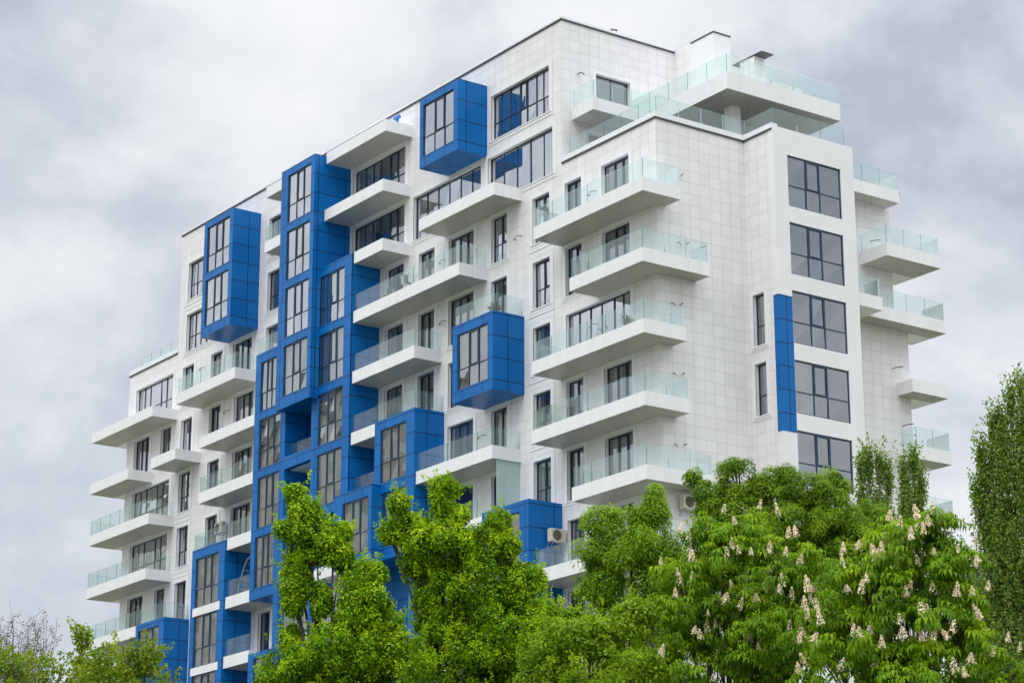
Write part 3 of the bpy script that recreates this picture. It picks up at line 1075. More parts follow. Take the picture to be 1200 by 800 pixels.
def kites(P, Dv, Nv, ln, wd, rnd, droop=0.25, widest=0.55):
    """one two-triangle leaf per row: root P, along Dv, facing Nv"""
    n = len(P)
    Dv = unit(Dv)
    Sv = unit(np.cross(Dv, Nv))
    Nn = np.cross(Sv, Dv)
    ln = np.broadcast_to(ln, (n,))[:, None]
    wd = np.broadcast_to(wd, (n,))[:, None]
    mid = P + Dv * ln * widest + Nn * ln * 0.06
    tip = P + Dv * ln - Nn * ln * droop * 0.5
    tip[:, 2] -= (ln * droop * 0.5)[:, 0]
    V = np.stack([P, mid - Sv * wd * .5, tip, mid + Sv * wd * .5], 1).reshape(-1, 3)
    b = np.arange(n)[:, None] * 4
    F = np.concatenate([b + np.array([[0, 1, 3]]), b + np.array([[1, 2, 3]])], 1).reshape(-1, 3)
    return V, F, np.repeat(rnd, 2)


class Leaves:
    def __init__(self):
        self.V, self.F, self.R, self.n = [], [], [], 0

    def add(self, V, F, rnd):
        self.V.append(V); self.F.append(F + self.n); self.R.append(rnd); self.n += len(V)

    def make(self, name, mat, parent):
        return leaf_object(name, np.concatenate(self.V), np.concatenate(self.F), np.concatenate(self.R), mat, parent)


SHRINK = 0.07                                            # clumps stand out from the lobes by about this much


def lobe_points(L, n, inner=0.35, shrink=SHRINK):
    """points spread over the lobes, mostly near their skin, with the outward direction"""
    L = np.array(L)
    L[:, 3:] = np.maximum(L[:, 3:] - shrink, L[:, 3:] * 0.35)
    area = L[:, 3] * L[:, 4] + 0.15 * (L[:, 3] + L[:, 4]) ** 2 + 0.14
    idx = RNG.choice(len(L), n, p=area / area.sum())
    d = rand_dirs(n)
    r = np.where(RNG.random(n) < inner, RNG.uniform(0.3, 0.85, n), RNG.uniform(0.82, 1.08, n))[:, None]
    rad = np.stack([L[idx, 3], L[idx, 3], L[idx, 4]], 1)
    p = L[idx, :3] + d * rad * r
    o = unit(d / np.maximum(rad, 0.05))
    return p, o, idx


def trunk_and_limbs(t, L, h0, r0, mat, nlimb=99):
    mb = MB()
    L = np.array(L)
    topz = L[:, 2].max()
    cx, cy = np.average(L[:, 0], weights=L[:, 3]), np.average(L[:, 1], weights=L[:, 3])
    zz = [0, 0.4, h0 * 0.5, h0, h0 + (topz - h0) * 0.45]
    pts = [(0, 0, zz[0]), (0.02, 0, zz[1]), (0.06, -0.04, zz[2]), (cx * .4, cy * .4, zz[3]), (cx * .8, cy * .8, zz[4])]
    mb.tube(pts, [r0 * 1.35, r0, r0 * 0.85, r0 * 0.7, r0 * 0.35], 10)
    mb.build('trunk', mat, t)
    mb = MB()
    order = np.argsort(-L[:, 3] * L[:, 4])
    for i in order[:nlimb] if nlimb < len(L) else range(len(L)):
        c = L[i, :3]
        s = np.array([cx * .4, cy * .4, min(h0 + RNG.uniform(-.2, .6) * 1.2, c[2] - 0.4)])
        m1 = s * .55 + c * .45 + np.array([0, 0, -0.12 * np.linalg.norm(c[:2] - s[:2])]) + RNG.normal(size=3) * .08
        e = c + np.array([0, 0, L[i, 4] * 0.6])
        g_ = min(1.0, 0.25 + L[i, 3])
        e = c + np.array([0, 0, L[i, 4] * 0.35])
        mb.tube([s, m1, c, e], [r0 * .42 * g_, r0 * .3 * g_, r0 * .13 * g_, 0.004], 6)
        for q in range(5):
            d = unit(RNG.normal(size=3) + np.array([0, 0, .5]))
            mb.tube([m1 * .3 + c * .7, c + d * L[i, 3:4] * .4, c + d * np.array([L[i, 3], L[i, 3], L[i, 4]]) * .85], [r0 * .1 * g_, r0 * .06 * g_, 0.004], 4)
    mb.build('limbs', mat, t)


LEAF = {
    'elm': leaf_mat('elm_leaves', [(0.0, (0.020, 0.075, 0.001)), (0.4, (0.115, 0.265, 0.002)), (0.75, (0.280, 0.470, 0.004)), (1.0, (0.480, 0.620, 0.010))], 0.34),
    'ash': leaf_mat('ash_leaves', [(0.0, (0.055, 0.135, 0.005)), (0.5, (0.165, 0.310, 0.010)), (1.0, (0.320, 0.470, 0.020))], 0.42),
    'maple': leaf_mat('maple_leaves', [(0.0, (0.050, 0.120, 0.005)), (0.5, (0.145, 0.270, 0.010)), (1.0, (0.290, 0.430, 0.020))], 0.42),
    'lime': leaf_mat('lime_leaves', [(0.0, (0.065, 0.150, 0.006)), (0.5, (0.185, 0.320, 0.010)), (1.0, (0.330, 0.470, 0.020))], 0.42),
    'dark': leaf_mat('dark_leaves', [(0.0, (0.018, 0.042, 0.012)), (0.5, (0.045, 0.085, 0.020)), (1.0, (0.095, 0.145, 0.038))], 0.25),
    'chestnut': leaf_mat('chestnut_leaves', [(0.0, (0.045, 0.115, 0.003)), (0.45, (0.165, 0.315, 0.005)), (1.0, (0.410, 0.550, 0.012))], 0.38),
    'poplar': leaf_mat('poplar_leaves', [(0.0, (0.075, 0.140, 0.016)), (0.5, (0.210, 0.315, 0.050)), (0.9, (0.350, 0.440, 0.120)), (1.0, (0.50, 0.56, 0.30))], 0.40),
    'sparse': leaf_mat('young_leaves', [(0.0, (0.060, 0.125, 0.008)), (0.5, (0.165, 0.255, 0.012)), (1.0, (0.300, 0.385, 0.024))], 0.36),
    'twig': leaf_mat('bud_leaves', [(0.0, (0.090, 0.085, 0.055)), (0.6, (0.160, 0.165, 0.080)), (1.0, (0.22, 0.24, 0.10))], 0.25),
}
UP = np.array([0, 0, 1.0])


def tree_crown(kind, L, dens, lf):
    """fills a Leaves collector for the given lobes"""
    lv = Leaves()
    A = sum(4 * math.pi * (0.6 * l[3] * l[4] + 0.4 * l[3] * l[3]) for l in L)
    if kind in ('elm', 'sparse', 'lime', 'ash'):
        rc = {'elm': 0.20, 'sparse': 0.17, 'lime': 0.19, 'ash': 0.25}[kind]
        per = {'elm': 120, 'sparse': 26, 'lime': 90, 'ash': 190}[kind]
        asp = {'ash': 0.34, 'lime': 0.6}.get(kind, 0.68)
        nc = int(A / (math.pi * rc * rc) * dens)
        p, o, _ = lobe_points(L, nc, 0.34, 0.15 if kind == 'elm' else SHRINK)
        R_ = RNG.uniform(0.55, 1.30, nc) * rc
        tone = RNG.normal(0.44, 0.17, nc)
        idx = np.repeat(np.arange(nc), per)
        d = unit(rand_dirs(len(idx)) + o[idx] * 0.35 + UP * 0.25)
        rr = 1.06 - np.abs(RNG.normal(0, 0.22, len(idx)))[:, None]
        P = p[idx] + d * R_[idx][:, None] * rr
        nrm = unit(d + UP * 0.45 + RNG.normal(size=d.shape) * 0.35)
        al = unit(np.cross(nrm, RNG.normal(size=d.shape)) + d * 0.35 - UP * (0.35 if kind == 'ash' else 0.1))
        ln = lf * RNG.uniform(0.7, 1.25, len(P))
        # young leaves at the shoot tips are yellower
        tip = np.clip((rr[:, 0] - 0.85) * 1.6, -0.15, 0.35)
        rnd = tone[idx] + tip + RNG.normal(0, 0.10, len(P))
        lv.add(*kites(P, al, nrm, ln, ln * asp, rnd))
        if kind in ('elm', 'lime', 'sparse'):            # young upright shoots standing out of the clumps
            sel = np.where((o[:, 2] > -0.2) & (RNG.random(nc) < 0.55))[0]
            ps = 30
            ix = np.repeat(sel, ps)
            sd_ = unit(o[sel] * 0.7 + UP * 0.75 + RNG.normal(size=(len(sel), 3)) * 0.35)
            sl_ = RNG.uniform(0.18, 0.46, len(sel)) * (1.0 if kind == 'elm' else 0.7)
            k_ = np.repeat(np.arange(len(sel)), ps)
            f = RNG.random(len(ix))[:, None]
            off = rand_dirs(len(ix))
            P = p[ix] + o[ix] * (R_[ix] * 0.75)[:, None] + sd_[k_] * sl_[k_][:, None] * f + off * 0.055 * (1.15 - f)
            nrm = unit(off + UP * 0.5)
            al = unit(off * 0.8 + sd_[k_] * 0.6 + RNG.normal(size=off.shape) * 0.3)
            ln = lf * RNG.uniform(0.65, 1.15, len(P))
            lv.add(*kites(P, al, nrm, ln, ln * asp, tone[ix] + 0.12 + 0.30 * f[:, 0] + RNG.normal(0, 0.10, len(P))))
    elif kind == 'poplar':
        nc = int(A / 0.045 * dens)
        p, o, _ = lobe_points(L, nc, 0.35, 0.20)
        per = 16
        idx = np.repeat(np.arange(nc), per)
        s = RNG.uniform(0, 1, len(idx))[:, None]
        shoot = unit(o * 0.35 + UP * 1.2 + RNG.normal(size=o.shape) * 0.16)
        sl_ = RNG.uniform(0.4, 1.3, nc)[idx][:, None]
        P = p[idx] + shoot[idx] * (s - 0.3) * sl_ + RNG.normal(size=(len(idx), 3)) * 0.06 * (1.25 - s)
        nrm = rand_dirs(len(P)) + UP * 0.3
        al = unit(RNG.normal(size=P.shape) - UP * 0.5)
        ln = lf * RNG.uniform(0.7, 1.25, len(P))
        rnd = RNG.normal(0.42, 0.12, nc)[idx] + RNG.normal(0, 0.2, len(P))
        lv.add(*kites(P, al, unit(nrm), ln, ln * 0.85, rnd))
    elif kind == 'chestnut':                             # palmate leaves, leaflets drooping
        rc = 0.30                                        # rosettes of leaves round each shoot
        ng = int(A / (math.pi * rc * rc) * dens)
        g, og, _ = lobe_points(L, ng, 0.25)
        tg = RNG.normal(0.40, 0.12, ng)
        Rg = rc * RNG.uniform(0.6, 1.25, ng)
        per = 15
        idx = np.repeat(np.arange(ng), per)
        nc = len(idx)
        o = unit(rand_dirs(nc) + og[idx] * 0.5 + UP * 0.55)
        p = g[idx] + o * (Rg[idx] * RNG.uniform(0.45, 1.05, nc))[:, None]
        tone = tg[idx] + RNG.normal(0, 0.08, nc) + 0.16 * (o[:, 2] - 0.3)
        axis = unit(o * 0.7 + UP * 0.75 + RNG.normal(size=o.shape) * 0.3)
        e1 = unit(np.cross(axis, RNG.normal(size=axis.shape)))
        e2 = np.cross(axis, e1)
        for j in range(7):
            a = (j - 3) * 0.72
            dd = e1 * math.cos(a) + e2 * math.sin(a)
            ln = lf * (1.0 - 0.09 * abs(j - 3)) * RNG.uniform(0.75, 1.2, nc)
            dd = unit(dd - UP * RNG.uniform(0.0, 0.6, nc)[:, None])
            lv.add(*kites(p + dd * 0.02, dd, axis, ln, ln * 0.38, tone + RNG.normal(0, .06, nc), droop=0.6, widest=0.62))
    return lv


PETALS = [simple('cream_petals', (0.90, 0.78, 0.58), 0.6, 0.2, noise=0.1, nscale=9.0),
          simple('pink_petals', (0.80, 0.58, 0.40), 0.6, 0.2), simple('flower_stalk', (0.12, 0.2, 0.04), 0.7, 0.2)]


def flower_mesh(seed, fat, n, gap):
    """upright chestnut candle: a loose spike of small pale florets, pink at the heart"""
    mb = MB()
    rg = random.Random(seed)
    bend = rg.uniform(-.05, .05)
    for i in range(n):
        s = (i + 0.5) / n
        if rg.random() < gap: continue
        a = i * 2.399 + rg.uniform(-.4, .4)
        r = (0.066 * (1 - s) ** 0.6 * fat + 0.010) * rg.uniform(0.45, 1.25)
        c = Vector((r * math.cos(a) + bend * s * s, r * math.sin(a), 0.29 * s + rg.uniform(-.014, .014)))
        q = 0.021 * rg.uniform(0.7, 1.35) * (1.0 - 0.4 * s)
        out_ = Vector((math.cos(a), math.sin(a), rg.uniform(0.0, 0.7))).normalized()
        t1 = out_.cross(Vector((0, 0, 1))).normalized()
        t2 = out_.cross(t1)
        m = 0 if rg.random() < 0.78 else 1
        for k in range(4):                               # four petals flaring from a throat
            b = k * math.pi / 2 + a
            u = t1 * math.cos(b) + t2 * math.sin(b)
            v = t1 * math.cos(b + .8) + t2 * math.sin(b + .8)
            w_ = t1 * math.cos(b - .8) + t2 * math.sin(b - .8)
            mb.quad(c, c + v * q * .7 + out_ * q * .5, c + u * q * 1.5 + out_ * q * .7, c + w_ * q * .7 + out_ * q * .5, m)
    mb.tube([(0, 0, -0.08), (bend * .25, 0, 0.14), (bend, 0, 0.28)], [0.008, 0.006, 0.003], 5, m=2)
    return mb


KIND = {  # tree name: (leaf kind, leaf material, density, leaf length, trunk height, trunk radius, object name, label, group)
    'sparse_left': ('sparse', 'sparse', 0.75, 0.075, 5.5, 0.13, 'leafy_tree', 'thin young tree with loose light green leaves in the bottom left corner', None),
    'sparse_mid': ('sparse', 'sparse', 0.85, 0.075, 5.2, 0.13, 'leafy_tree', 'small loose-leaved tree in front of the lowest blue bay at far left', None),
    'dense_a': ('elm', 'elm', 1.35, 0.068, 7.5, 0.2, 'elm_tree', 'bright green clumpy tree with one tall spire in front of the blue bays', None),
    'dense_b': ('elm', 'elm', 1.35, 0.068, 7.5, 0.24, 'elm_tree', 'broad bright green clumpy tree in front of the middle of the facade', None),
    'ash_left': ('ash', 'ash', 0.95, 0.088, 6.5, 0.18, 'ash_tree', 'soft feathery-leaved tree in front of the lower balconies, beside the flowering chestnut', None),
    'maple_mid': ('ash', 'maple', 0.95, 0.10, 9.0, 0.25, 'maple_tree', 'rounded mid green tree behind the flowering chestnuts, under the white end bay', None),
    'lime_front': ('lime', 'lime', 1.05, 0.07, 5.0, 0.16, 'lime_tree', 'low light green leafy tree at the bottom between clumpy tree and chestnut', None),
    'chestnut_a': ('chestnut', 'chestnut', 0.85, 0.130, 5.0, 0.2, 'chestnut_tree', 'flowering horse chestnut with many cream candles, left of the two chestnuts', None),
    'chestnut_b': ('chestnut', 'chestnut', 0.85, 0.130, 4.5, 0.2, 'chestnut_tree', 'flowering horse chestnut with drooping leaves near the right edge, in front of the poplars', None),
    'poplar_small': ('poplar', 'poplar', 1.5, 0.08, 9.0, 0.16, 'poplar_tree', 'narrow poplar with several pointed tips in front of the white end wall', None),
    'poplar_thin': ('poplar', 'poplar', 1.5, 0.08, 9.0, 0.14, 'poplar_tree', 'slim forked poplar at the right edge of the building', None),
    'poplar_big': ('poplar', 'poplar', 1.5, 0.074, 8.0, 0.3, 'poplar_tree', 'tallest poplar, a broad grey-green column against the sky at the right edge', None),
    'dark_right': ('ash', 'dark', 0.6, 0.11, 8.0, 0.2, 'maple_tree', 'dark-leaved tree between the right chestnut and the tallest poplar', None),
}
TREES = {
 'twiggy': ('twig', (31.56, -40.56), [[-0.04, -0.1, 12.08, 1.11, 1.0], [-0.44, -0.26, 12.34, 0.67, 0.78], [0.49, 0.36, 12.14, 0.53, 0.66]]),
 'sparse_left': ('sparse', (42.65, -45.15), [[-0.18, -0.39, 9.23, 0.81, 0.47], [-0.1, 0.51, 9.39, 0.72, 0.43], [0.43, 0.92, 9.44, 0.25, 0.36], [0.36, 0.77, 10.02, 0.11, 0.25], [-0.65, -0.48, 9.54, 0.36, 0.4], [0.12, 0.26, 8.54, 1.43, 0.68]]),
 'sparse_mid': ('sparse', (45.21, -44.41), [[-0.01, -0.02, 9.4, 0.62, 0.28], [-0.42, -0.18, 9.17, 0.52, 0.38], [0.42, 0.18, 9.28, 0.31, 0.27], [-0.07, -0.14, 8.72, 0.86, 0.43], [0.12, 0.24, 8.56, 0.86, 0.69]]),
 'dense_a': ('elm', (43.67, -38.89), [[-0.41, -0.7, 13.72, 0.09, 0.09], [-0.35, -0.59, 13.26, 0.36, 0.36], [-0.37, -0.24, 13.37, 0.26, 0.26], [-0.24, -0.41, 12.65, 0.56, 0.56], [-0.59, -0.81, 12.95, 0.3, 0.17], [-0.51, -0.47, 12.03, 0.45, 0.64], [0.19, -0.08, 12.52, 0.34, 0.45], [0.12, 0.2, 12.87, 0.13, 0.17], [0.15, 0.26, 12.28, 0.17, 0.34], [-0.4, -0.67, 11.61, 0.34, 0.37], [-0.39, -0.67, 11.27, 0.22, 0.26], [0.47, 0.38, 11.59, 0.52, 0.71], [0.76, 0.67, 11.91, 0.26, 0.17], [0.4, 0.66, 10.69, 0.82, 0.82], [0.43, -0.06, 10.06, 1.02, 0.74], [0.67, 1.09, 10.04, 0.93, 0.75], [-0.6, -0.63, 10.61, 0.26, 0.3], [-0.37, -0.63, 9.75, 0.74, 0.63], [-0.43, -1.33, 9.51, 0.37, 0.3], [0.15, 0.25, 8.48, 1.86, 1.11], [0.84, 0.42, 11.07, 0.63, 0.56], [0.06, -0.29, 11.3, 0.3, 0.41]]),
 'dense_b': ('elm', (43.76, -35.05), [[-0.42, -0.62, 14.39, 0.37, 0.26], [-0.5, -0.74, 14.01, 0.31, 0.39], [-1.0, -1.5, 13.98, 0.25, 0.22], [-1.28, -1.57, 13.36, 0.27, 0.22], [-1.04, -1.19, 13.45, 0.55, 0.43], [-0.06, -0.44, 13.66, 0.27, 0.27], [-0.55, -0.81, 13.01, 0.82, 0.66], [0.16, -0.12, 12.97, 0.7, 0.58], [0.52, 0.22, 13.5, 0.31, 0.31], [0.64, 0.39, 12.95, 0.27, 0.23], [-0.93, -1.02, 12.46, 0.39, 0.51], [-0.82, -0.86, 11.87, 0.43, 0.31], [-0.0, -0.0, 12.03, 1.09, 0.78], [0.72, 0.67, 11.99, 0.5, 0.7], [0.92, 0.95, 12.18, 0.19, 0.14], [0.89, 1.25, 11.15, 0.43, 0.58], [0.68, 0.46, 10.9, 1.2, 0.93], [-0.68, -0.47, 11.2, 0.7, 0.66], [-0.16, -0.24, 10.18, 1.55, 0.97], [0.66, 0.94, 10.09, 1.08, 0.77], [0.9, 1.6, 10.5, 0.51, 0.58], [0.0, 0.0, 8.56, 2.31, 1.16], [1.26, 1.75, 11.34, 0.16, 0.16]]),
 'ash_left': ('ash', (52.21, -37.08), [[0.2, 0.25, 12.15, 0.12, 0.37], [0.12, 0.15, 11.77, 0.33, 0.3], [0.34, 0.42, 11.04, 0.33, 0.23], [-0.3, -0.06, 11.59, 0.67, 0.33], [-0.61, -0.45, 11.83, 0.27, 0.2], [-0.5, -0.64, 11.14, 0.33, 0.23], [0.27, 0.01, 11.09, 0.79, 0.46], [-0.08, -0.1, 10.63, 0.9, 0.5], [-0.6, -0.45, 10.71, 0.4, 0.4], [0.29, 0.83, 10.85, 0.67, 0.67], [0.17, 0.69, 10.1, 0.67, 0.5], [-0.06, -0.07, 10.07, 0.5, 0.26], [-0.67, -0.53, 10.35, 0.27, 0.2], [-0.1, 0.67, 9.05, 1.17, 0.83], [-0.31, -0.4, 9.81, 0.17, 0.13]]),
 'maple_mid': ('maple', (40.33, -23.25), [[-0.53, -0.6, 17.13, 0.42, 0.21], [-1.43, -1.36, 16.99, 0.21, 0.16], [-1.02, -1.18, 16.53, 0.42, 0.37], [-1.09, -1.26, 16.01, 0.23, 0.19], [-0.75, -0.56, 16.52, 0.47, 0.42], [-0.21, -0.23, 16.6, 0.33, 0.33], [0.29, 0.32, 16.86, 0.35, 0.3], [0.11, 0.12, 16.21, 0.84, 0.56], [-0.88, -1.01, 15.91, 0.6, 0.51], [-0.46, -0.53, 15.71, 0.93, 0.65], [0.97, 0.78, 16.13, 0.97, 0.6], [1.19, 1.31, 16.58, 0.47, 0.37], [0.62, 0.69, 15.29, 1.53, 0.93], [1.4, 1.82, 15.36, 1.02, 0.79], [-0.23, -0.26, 14.81, 1.39, 0.92], [1.29, 1.42, 14.52, 1.39, 1.06], [-0.34, 0.22, 13.26, 2.55, 1.39]]),
 'lime_front': ('maple', (56.46, -41.39), [[-0.08, -0.11, 8.52, 0.72, 0.32], [-0.54, -0.39, 8.49, 0.32, 0.26], [0.18, 0.23, 8.66, 0.4, 0.17], [-0.51, -0.68, 7.96, 0.49, 0.49], [0.0, 0.0, 7.88, 1.0, 0.57], [0.17, 0.7, 8.93, 0.29, 0.17], [-0.09, -0.12, 7.03, 1.29, 0.71]]),
 'chestnut_a': ('chestnut', (57.17, -38.93), [[-0.29, -0.34, 10.38, 0.3, 0.27], [0.19, 0.22, 10.21, 0.71, 0.39], [0.0, -0.31, 9.96, 0.68, 0.41], [0.57, 0.64, 9.78, 0.56, 0.5], [-0.63, -0.74, 9.67, 0.44, 0.3], [0.3, -0.11, 9.42, 0.97, 0.5], [0.7, 0.79, 9.16, 0.56, 0.53], [-0.25, -0.6, 8.93, 0.82, 0.5], [-0.82, -0.99, 8.54, 0.74, 0.38], [0.43, 0.04, 8.54, 1.05, 0.64], [-1.1, -1.33, 8.1, 0.73, 0.29], [-0.1, -0.58, 7.9, 1.17, 0.58], [0.62, 0.71, 8.14, 0.73, 0.65], [0.03, 0.03, 6.86, 1.75, 0.88], [-1.31, -1.6, 7.89, 0.44, 0.29], [0.75, 1.15, 9.48, 0.45, 0.39], [0.76, 1.16, 8.82, 0.5, 0.44]]),
 'chestnut_b': ('chestnut', (62.57, -40.44), [[0.46, 0.46, 9.31, 0.34, 0.12], [0.13, 0.13, 9.09, 0.52, 0.29], [0.6, 0.6, 8.94, 0.39, 0.34], [0.35, 0.21, 8.74, 0.78, 0.39], [-0.34, -0.35, 8.7, 0.39, 0.23], [-0.03, -0.32, 8.29, 0.72, 0.44], [0.44, 0.44, 8.3, 0.67, 0.47], [-0.62, -0.65, 8.09, 0.44, 0.39], [-0.15, -0.59, 7.65, 0.85, 0.51], [0.42, 0.14, 7.57, 0.9, 0.56], [0.7, 0.69, 8.03, 0.31, 0.47], [-0.56, -0.58, 7.2, 0.77, 0.44], [0.32, 0.04, 7.01, 1.15, 0.51], [0.84, 0.83, 7.17, 0.46, 0.28], [1.2, 1.16, 7.13, 0.39, 0.23], [0.01, 0.01, 6.17, 1.8, 0.77]]),
 'poplar_small': ('poplar', (28.08, -7.05), [[-0.45, -0.46, 21.72, 0.21, 0.79], [-0.25, -0.26, 21.9, 0.18, 0.79], [-0.01, -0.01, 21.88, 0.18, 0.79], [0.21, 0.22, 21.47, 0.21, 0.92], [-0.43, -0.44, 20.3, 0.3, 1.03], [-0.06, -0.06, 20.16, 0.37, 1.1], [0.11, 0.12, 19.11, 0.79, 1.52], [-0.3, -0.31, 19.13, 0.73, 1.52]]),
 'poplar_thin': ('poplar', (29.99, -7.96), [[0.36, 0.36, 21.41, 0.18, 0.72], [0.12, 0.12, 20.97, 0.18, 0.83], [0.52, 0.52, 20.68, 0.18, 0.77], [0.19, 0.19, 20.01, 0.39, 1.07], [0.41, 0.41, 19.85, 0.27, 1.07], [0.2, 0.2, 18.67, 0.59, 1.48]]),
 'poplar_big': ('poplar', (41.98, -15.84), [[0.55, 0.51, 19.88, 0.2, 0.75], [0.15, 0.41, 19.8, 0.15, 0.65], [0.63, 0.58, 18.94, 0.5, 1.29], [-0.07, -0.06, 18.97, 0.15, 0.74], [-0.02, 0.25, 19.16, 0.12, 0.6], [-0.52, -0.21, 18.19, 0.12, 0.65], [-0.51, -0.48, 17.03, 0.15, 0.74], [0.0, 0.0, 18.11, 0.45, 1.09], [-0.52, -0.07, 17.71, 0.3, 0.74], [0.28, 0.26, 17.35, 0.84, 1.73], [-0.45, -0.15, 16.44, 0.4, 1.09], [-0.14, -0.13, 15.65, 0.69, 1.47], [0.33, 0.31, 14.65, 1.13, 2.2], [-0.44, -0.14, 13.88, 0.59, 1.23], [-0.11, -0.11, 12.28, 1.22, 1.46], [0.53, 0.89, 17.63, 0.6, 2.23]]),
 'dark_right': ('maple', (34.44, -9.2), [[-0.16, -0.15, 16.64, 0.51, 0.62], [-0.64, -0.19, 17.28, 0.34, 0.28], [0.1, 0.1, 15.8, 0.9, 0.95], [-0.22, -0.21, 14.99, 0.95, 1.01], [0.65, 0.61, 14.94, 1.23, 1.23], [0.19, 0.18, 13.33, 1.67, 1.4], [1.19, 1.51, 16.06, 0.84, 1.41]]),
}

FL = [flower_mesh(*a) for a in ((3, 1.0, 90, .1), (5, 1.25, 80, .22), (8, 0.8, 70, .15), (13, 1.1, 60, .3), (21, 0.7, 50, .3))]
FLO = [None] * len(FL)
for nm, (kind, base, L) in TREES.items():
    if nm == 'twiggy':
        continue
    k, lm, dens, lf, h0, r0, oname, label, grp = KIND[nm]
    t = thing(oname, label, 'tree', (base[0], base[1], 0), 0, grp)
    trunk_and_limbs(t, L, h0, r0, M['bark'])
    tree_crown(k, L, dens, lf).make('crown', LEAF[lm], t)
    if k == 'chestnut':
        Lc = [l for l in L if l[2] > 6.6]
        n = 84 if nm == 'chestnut_a' else 82
        made = []
        camdir = unit(np.array([88.24 - base[0], -65.68 - base[1], 0.0]))
        tries = 0
        while len(made) < n and tries < 6000:
            tries += 1
            p, o, _ = lobe_points(Lc, 1, 0.0)
            p, o = p[0], o[0]
            if o @ camdir < 0.0 or o[2] < -0.35 or any(np.linalg.norm(p - q) < 0.20 for q in made):
                continue
            made.append(p)
            q = int(RNG.integers(len(FL)))
            if FLO[q] is None:
                f = FLO[q] = FL[q].build('flower_candle', PETALS)
            else:
                f = FLO[q].copy(); COL.objects.link(f)
            f.parent = t
            f.location = tuple(p + o * RNG.uniform(0.12, 0.28) + UP * 0.05)
            s = RNG.uniform(0.45, 0.78)
            f.scale = (s, s, s * RNG.uniform(.8, 1.1))
            f.rotation_euler = (RNG.normal(0, .15), RNG.normal(0, .15), RNG.uniform(0, 6.28))

# the nearly bare tree at the far left: fine rising twigs with few buds
kind, base, L = TREES['twiggy']
t = thing('bare_tree', 'nearly bare twiggy tree with tiny buds at the far left edge', 'tree', (base[0], base[1], 0))
mb = MB()
mb.tube([(0, 0, 0), (0.05, 0, 4.0), (0, 0.05, 8.5), (-0.05, 0, 10.5)], [0.16, 0.13, 0.10, 0.05], 8)
mb.build('trunk', M['bark_red'], t)
mb = MB()
tips = []
for i in range(60):
    l = L[RNG.integers(len(L))]
    s = np.array([RNG.normal(0, .1), RNG.normal(0, .1), RNG.uniform(7.5, 10.3)])
    d = rand_dirs(1)[0]
    e = np.array(l[:3]) + d * np.array([l[3], l[3], l[4]]) * RNG.uniform(.5, 1.05)
    if e[2] < s[2] + .3: e[2] = s[2] + RNG.uniform(.3, 1.0)
    m1 = s * .5 + e * .5 + np.array([(e[0] - s[0]) * .2, (e[1] - s[1]) * .2, -.1])
    j1, j2 = RNG.normal(size=3) * .10, RNG.normal(size=3) * .10
    mb.tube([s, m1 * .5 + s * .5, m1 + j1, m1 * .5 + e * .5 + j2, e], [0.018, 0.013, 0.009, 0.006, 0.003], 5)
    for q in range(6):
        f = RNG.uniform(.35, 1.0)
        a = s * (1 - f) + e * f if f > .5 else m1
        b = a + unit(RNG.normal(size=3) + UP * .9) * RNG.uniform(.2, .5)
        mb.tube([a, b], [0.006, 0.0025], 4)
        tips += [a * .5 + b * .5, b, a * .2 + b * .8]
mb.build('limbs', M['bark_red'], t)
tips = np.array(tips)
idx = np.repeat(np.arange(len(tips)), 3)
P = tips[idx] + RNG.normal(size=(len(idx), 3)) * 0.05
lv = Leaves()
ln = 0.055 * RNG.uniform(.6, 1.3, len(P))
lv.add(*kites(P, rand_dirs(len(P)), rand_dirs(len(P)), ln, ln * .6, RNG.random(len(P))))
lv.make('crown', LEAF['twig'], t)

# ================================================================== SKY AND LIGHT
SUN_EL, SUN_AZ = R(50), math.atan2(0.50, -0.86)          # towards the sun: front left of the long wall
sd = Vector((0.42, -0.91, 0.0)).normalized() * math.cos(SUN_EL) + Vector((0, 0, math.sin(SUN_EL)))
W = bpy.data.worlds.new('World')
S.world = W
W.use_nodes = True
nt = W.node_tree
for n in list(nt.nodes): nt.nodes.remove(n)
out = nt.nodes.new('ShaderNodeOutputWorld')
bg = nd(nt, 'ShaderNodeBackground', Strength=0.1)
sky = nt.nodes.new('ShaderNodeTexSky')
sky.sky_type = 'NISHITA'
sky.sun_disc = False
sky.sun_elevation = SUN_EL
sky.sun_rotation = math.atan2(sd.x, sd.y)
tc = nd(nt, 'ShaderNodeTexCoord')
mp = nd(nt, 'ShaderNodeMapping')
mp.inputs['Scale'].default_value = (1.0, 1.0, 1.55)
mp.inputs['Location'].default_value = (2.6, 1.3, 0.1)
lk(nt, tc, 'Generated', mp, 'Vector')
n1 = nd(nt, 'ShaderNodeTexNoise', Scale=4.4, Detail=12.0, Roughness=0.56, Distortion=0.5)
lk(nt, mp, 'Vector', n1, 'Vector')
n2 = nd(nt, 'ShaderNodeTexNoise', Scale=13.0, Detail=9.0, Roughness=0.55, Distortion=0.2)
lk(nt, mp, 'Vector', n2, 'Vector')
mxn = nd(nt, 'ShaderNodeMix', data_type='FLOAT')
mxn.inputs[0].default_value = 0.30
nt.links.new(n1.outputs['Fac'], mxn.inputs[2])
nt.links.new(n2.outputs['Fac'], mxn.inputs[3])
rc = ramp(nt, [(0.36, (5.3, 5.75, 6.7)), (0.45, (7.1, 7.5, 8.2)), (0.52, (8.8, 9.05, 9.45)), (0.62, (10.0, 10.1, 10.3))])
nt.links.new(mxn.outputs[0], rc.inputs['Fac'])
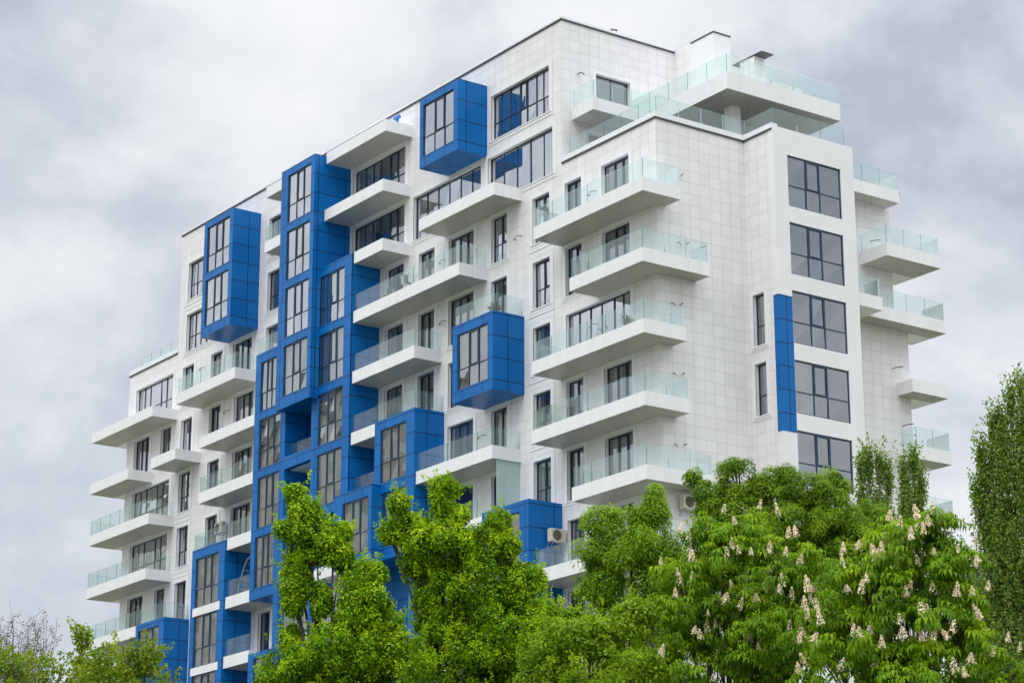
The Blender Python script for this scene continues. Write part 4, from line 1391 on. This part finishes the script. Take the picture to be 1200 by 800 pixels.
# thin overcast is brighter round the hidden sun
dt = nd(nt, 'ShaderNodeVectorMath', operation='DOT_PRODUCT')
lk(nt, tc, 'Generated', dt, 0)
dt.inputs[1].default_value = sd
mr = nd(nt, 'ShaderNodeMapRange')
mr.inputs['From Min'].default_value = -0.1
mr.inputs['From Max'].default_value = 1.0
mr.inputs['To Min'].default_value = 1.0
mr.inputs['To Max'].default_value = 1.2
nt.links.new(dt.outputs['Value'], mr.inputs['Value'])
sz = nd(nt, 'ShaderNodeSeparateXYZ')
lk(nt, tc, 'Generated', sz, 'Vector')
mz = nd(nt, 'ShaderNodeMapRange')                       # overcast sky: the zenith is far brighter than the horizon
mz.interpolation_type = 'SMOOTHSTEP'
mz.inputs['From Min'].default_value = 0.38
mz.inputs['From Max'].default_value = 1.0
mz.inputs['To Min'].default_value = 1.0
mz.inputs['To Max'].default_value = 3.6
nt.links.new(sz.outputs['Z'], mz.inputs['Value'])
mm = nd(nt, 'ShaderNodeMath', operation='MULTIPLY')
nt.links.new(mr.outputs['Result'], mm.inputs[0])
nt.links.new(mz.outputs['Result'], mm.inputs[1])
sc_ = nd(nt, 'ShaderNodeVectorMath', operation='SCALE')
lk(nt, rc, 'Color', sc_, 0)
nt.links.new(mm.outputs['Value'], sc_.inputs['Scale'])
mxs = nd(nt, 'ShaderNodeMix', data_type='RGBA')
mxs.inputs[0].default_value = 0.94
lk(nt, sky, 'Color', mxs, 6)
nt.links.new(sc_.outputs['Vector'], mxs.inputs[7])
nt.links.new(mxs.outputs[2], bg.inputs['Color'])
lk(nt, bg, 'Background', out, 'Surface')

sl = bpy.data.lights.new('sun', 'SUN')
sl.energy = 0.75
sl.angle = R(24)
sl.color = (1.0, 0.97, 0.93)
so = bpy.data.objects.new('sun', sl)
COL.objects.link(so)
so.rotation_euler = sd.to_track_quat('Z', 'Y').to_euler()

# ================================================================== CAMERA
cd = bpy.data.cameras.new('camera')
cd.sensor_fit = 'HORIZONTAL'
cd.sensor_width = 36.0
cd.lens = 84.81
cd.clip_end = 5000
co = bpy.data.objects.new('camera', cd)
COL.objects.link(co)
rot = Matrix(((0.578544, 0.236528, 0.780604), (0.81565, -0.165737, -0.554299), (-0.001733, 0.957385, -0.28881)))
co.matrix_world = Matrix.Translation((88.239, -65.68, 1.6)) @ rot.to_4x4()
S.camera = co

S.render.engine = 'CYCLES'
S.cycles.max_bounces = 10
S.cycles.transparent_max_bounces = 16
S.cycles.sample_clamp_indirect = 4.0
vs = S.view_settings
vs.view_transform = 'Standard'
vs.look = 'None'
vs.exposure = -0.06
vs.gamma = 1.0
vs.use_curve_mapping = False
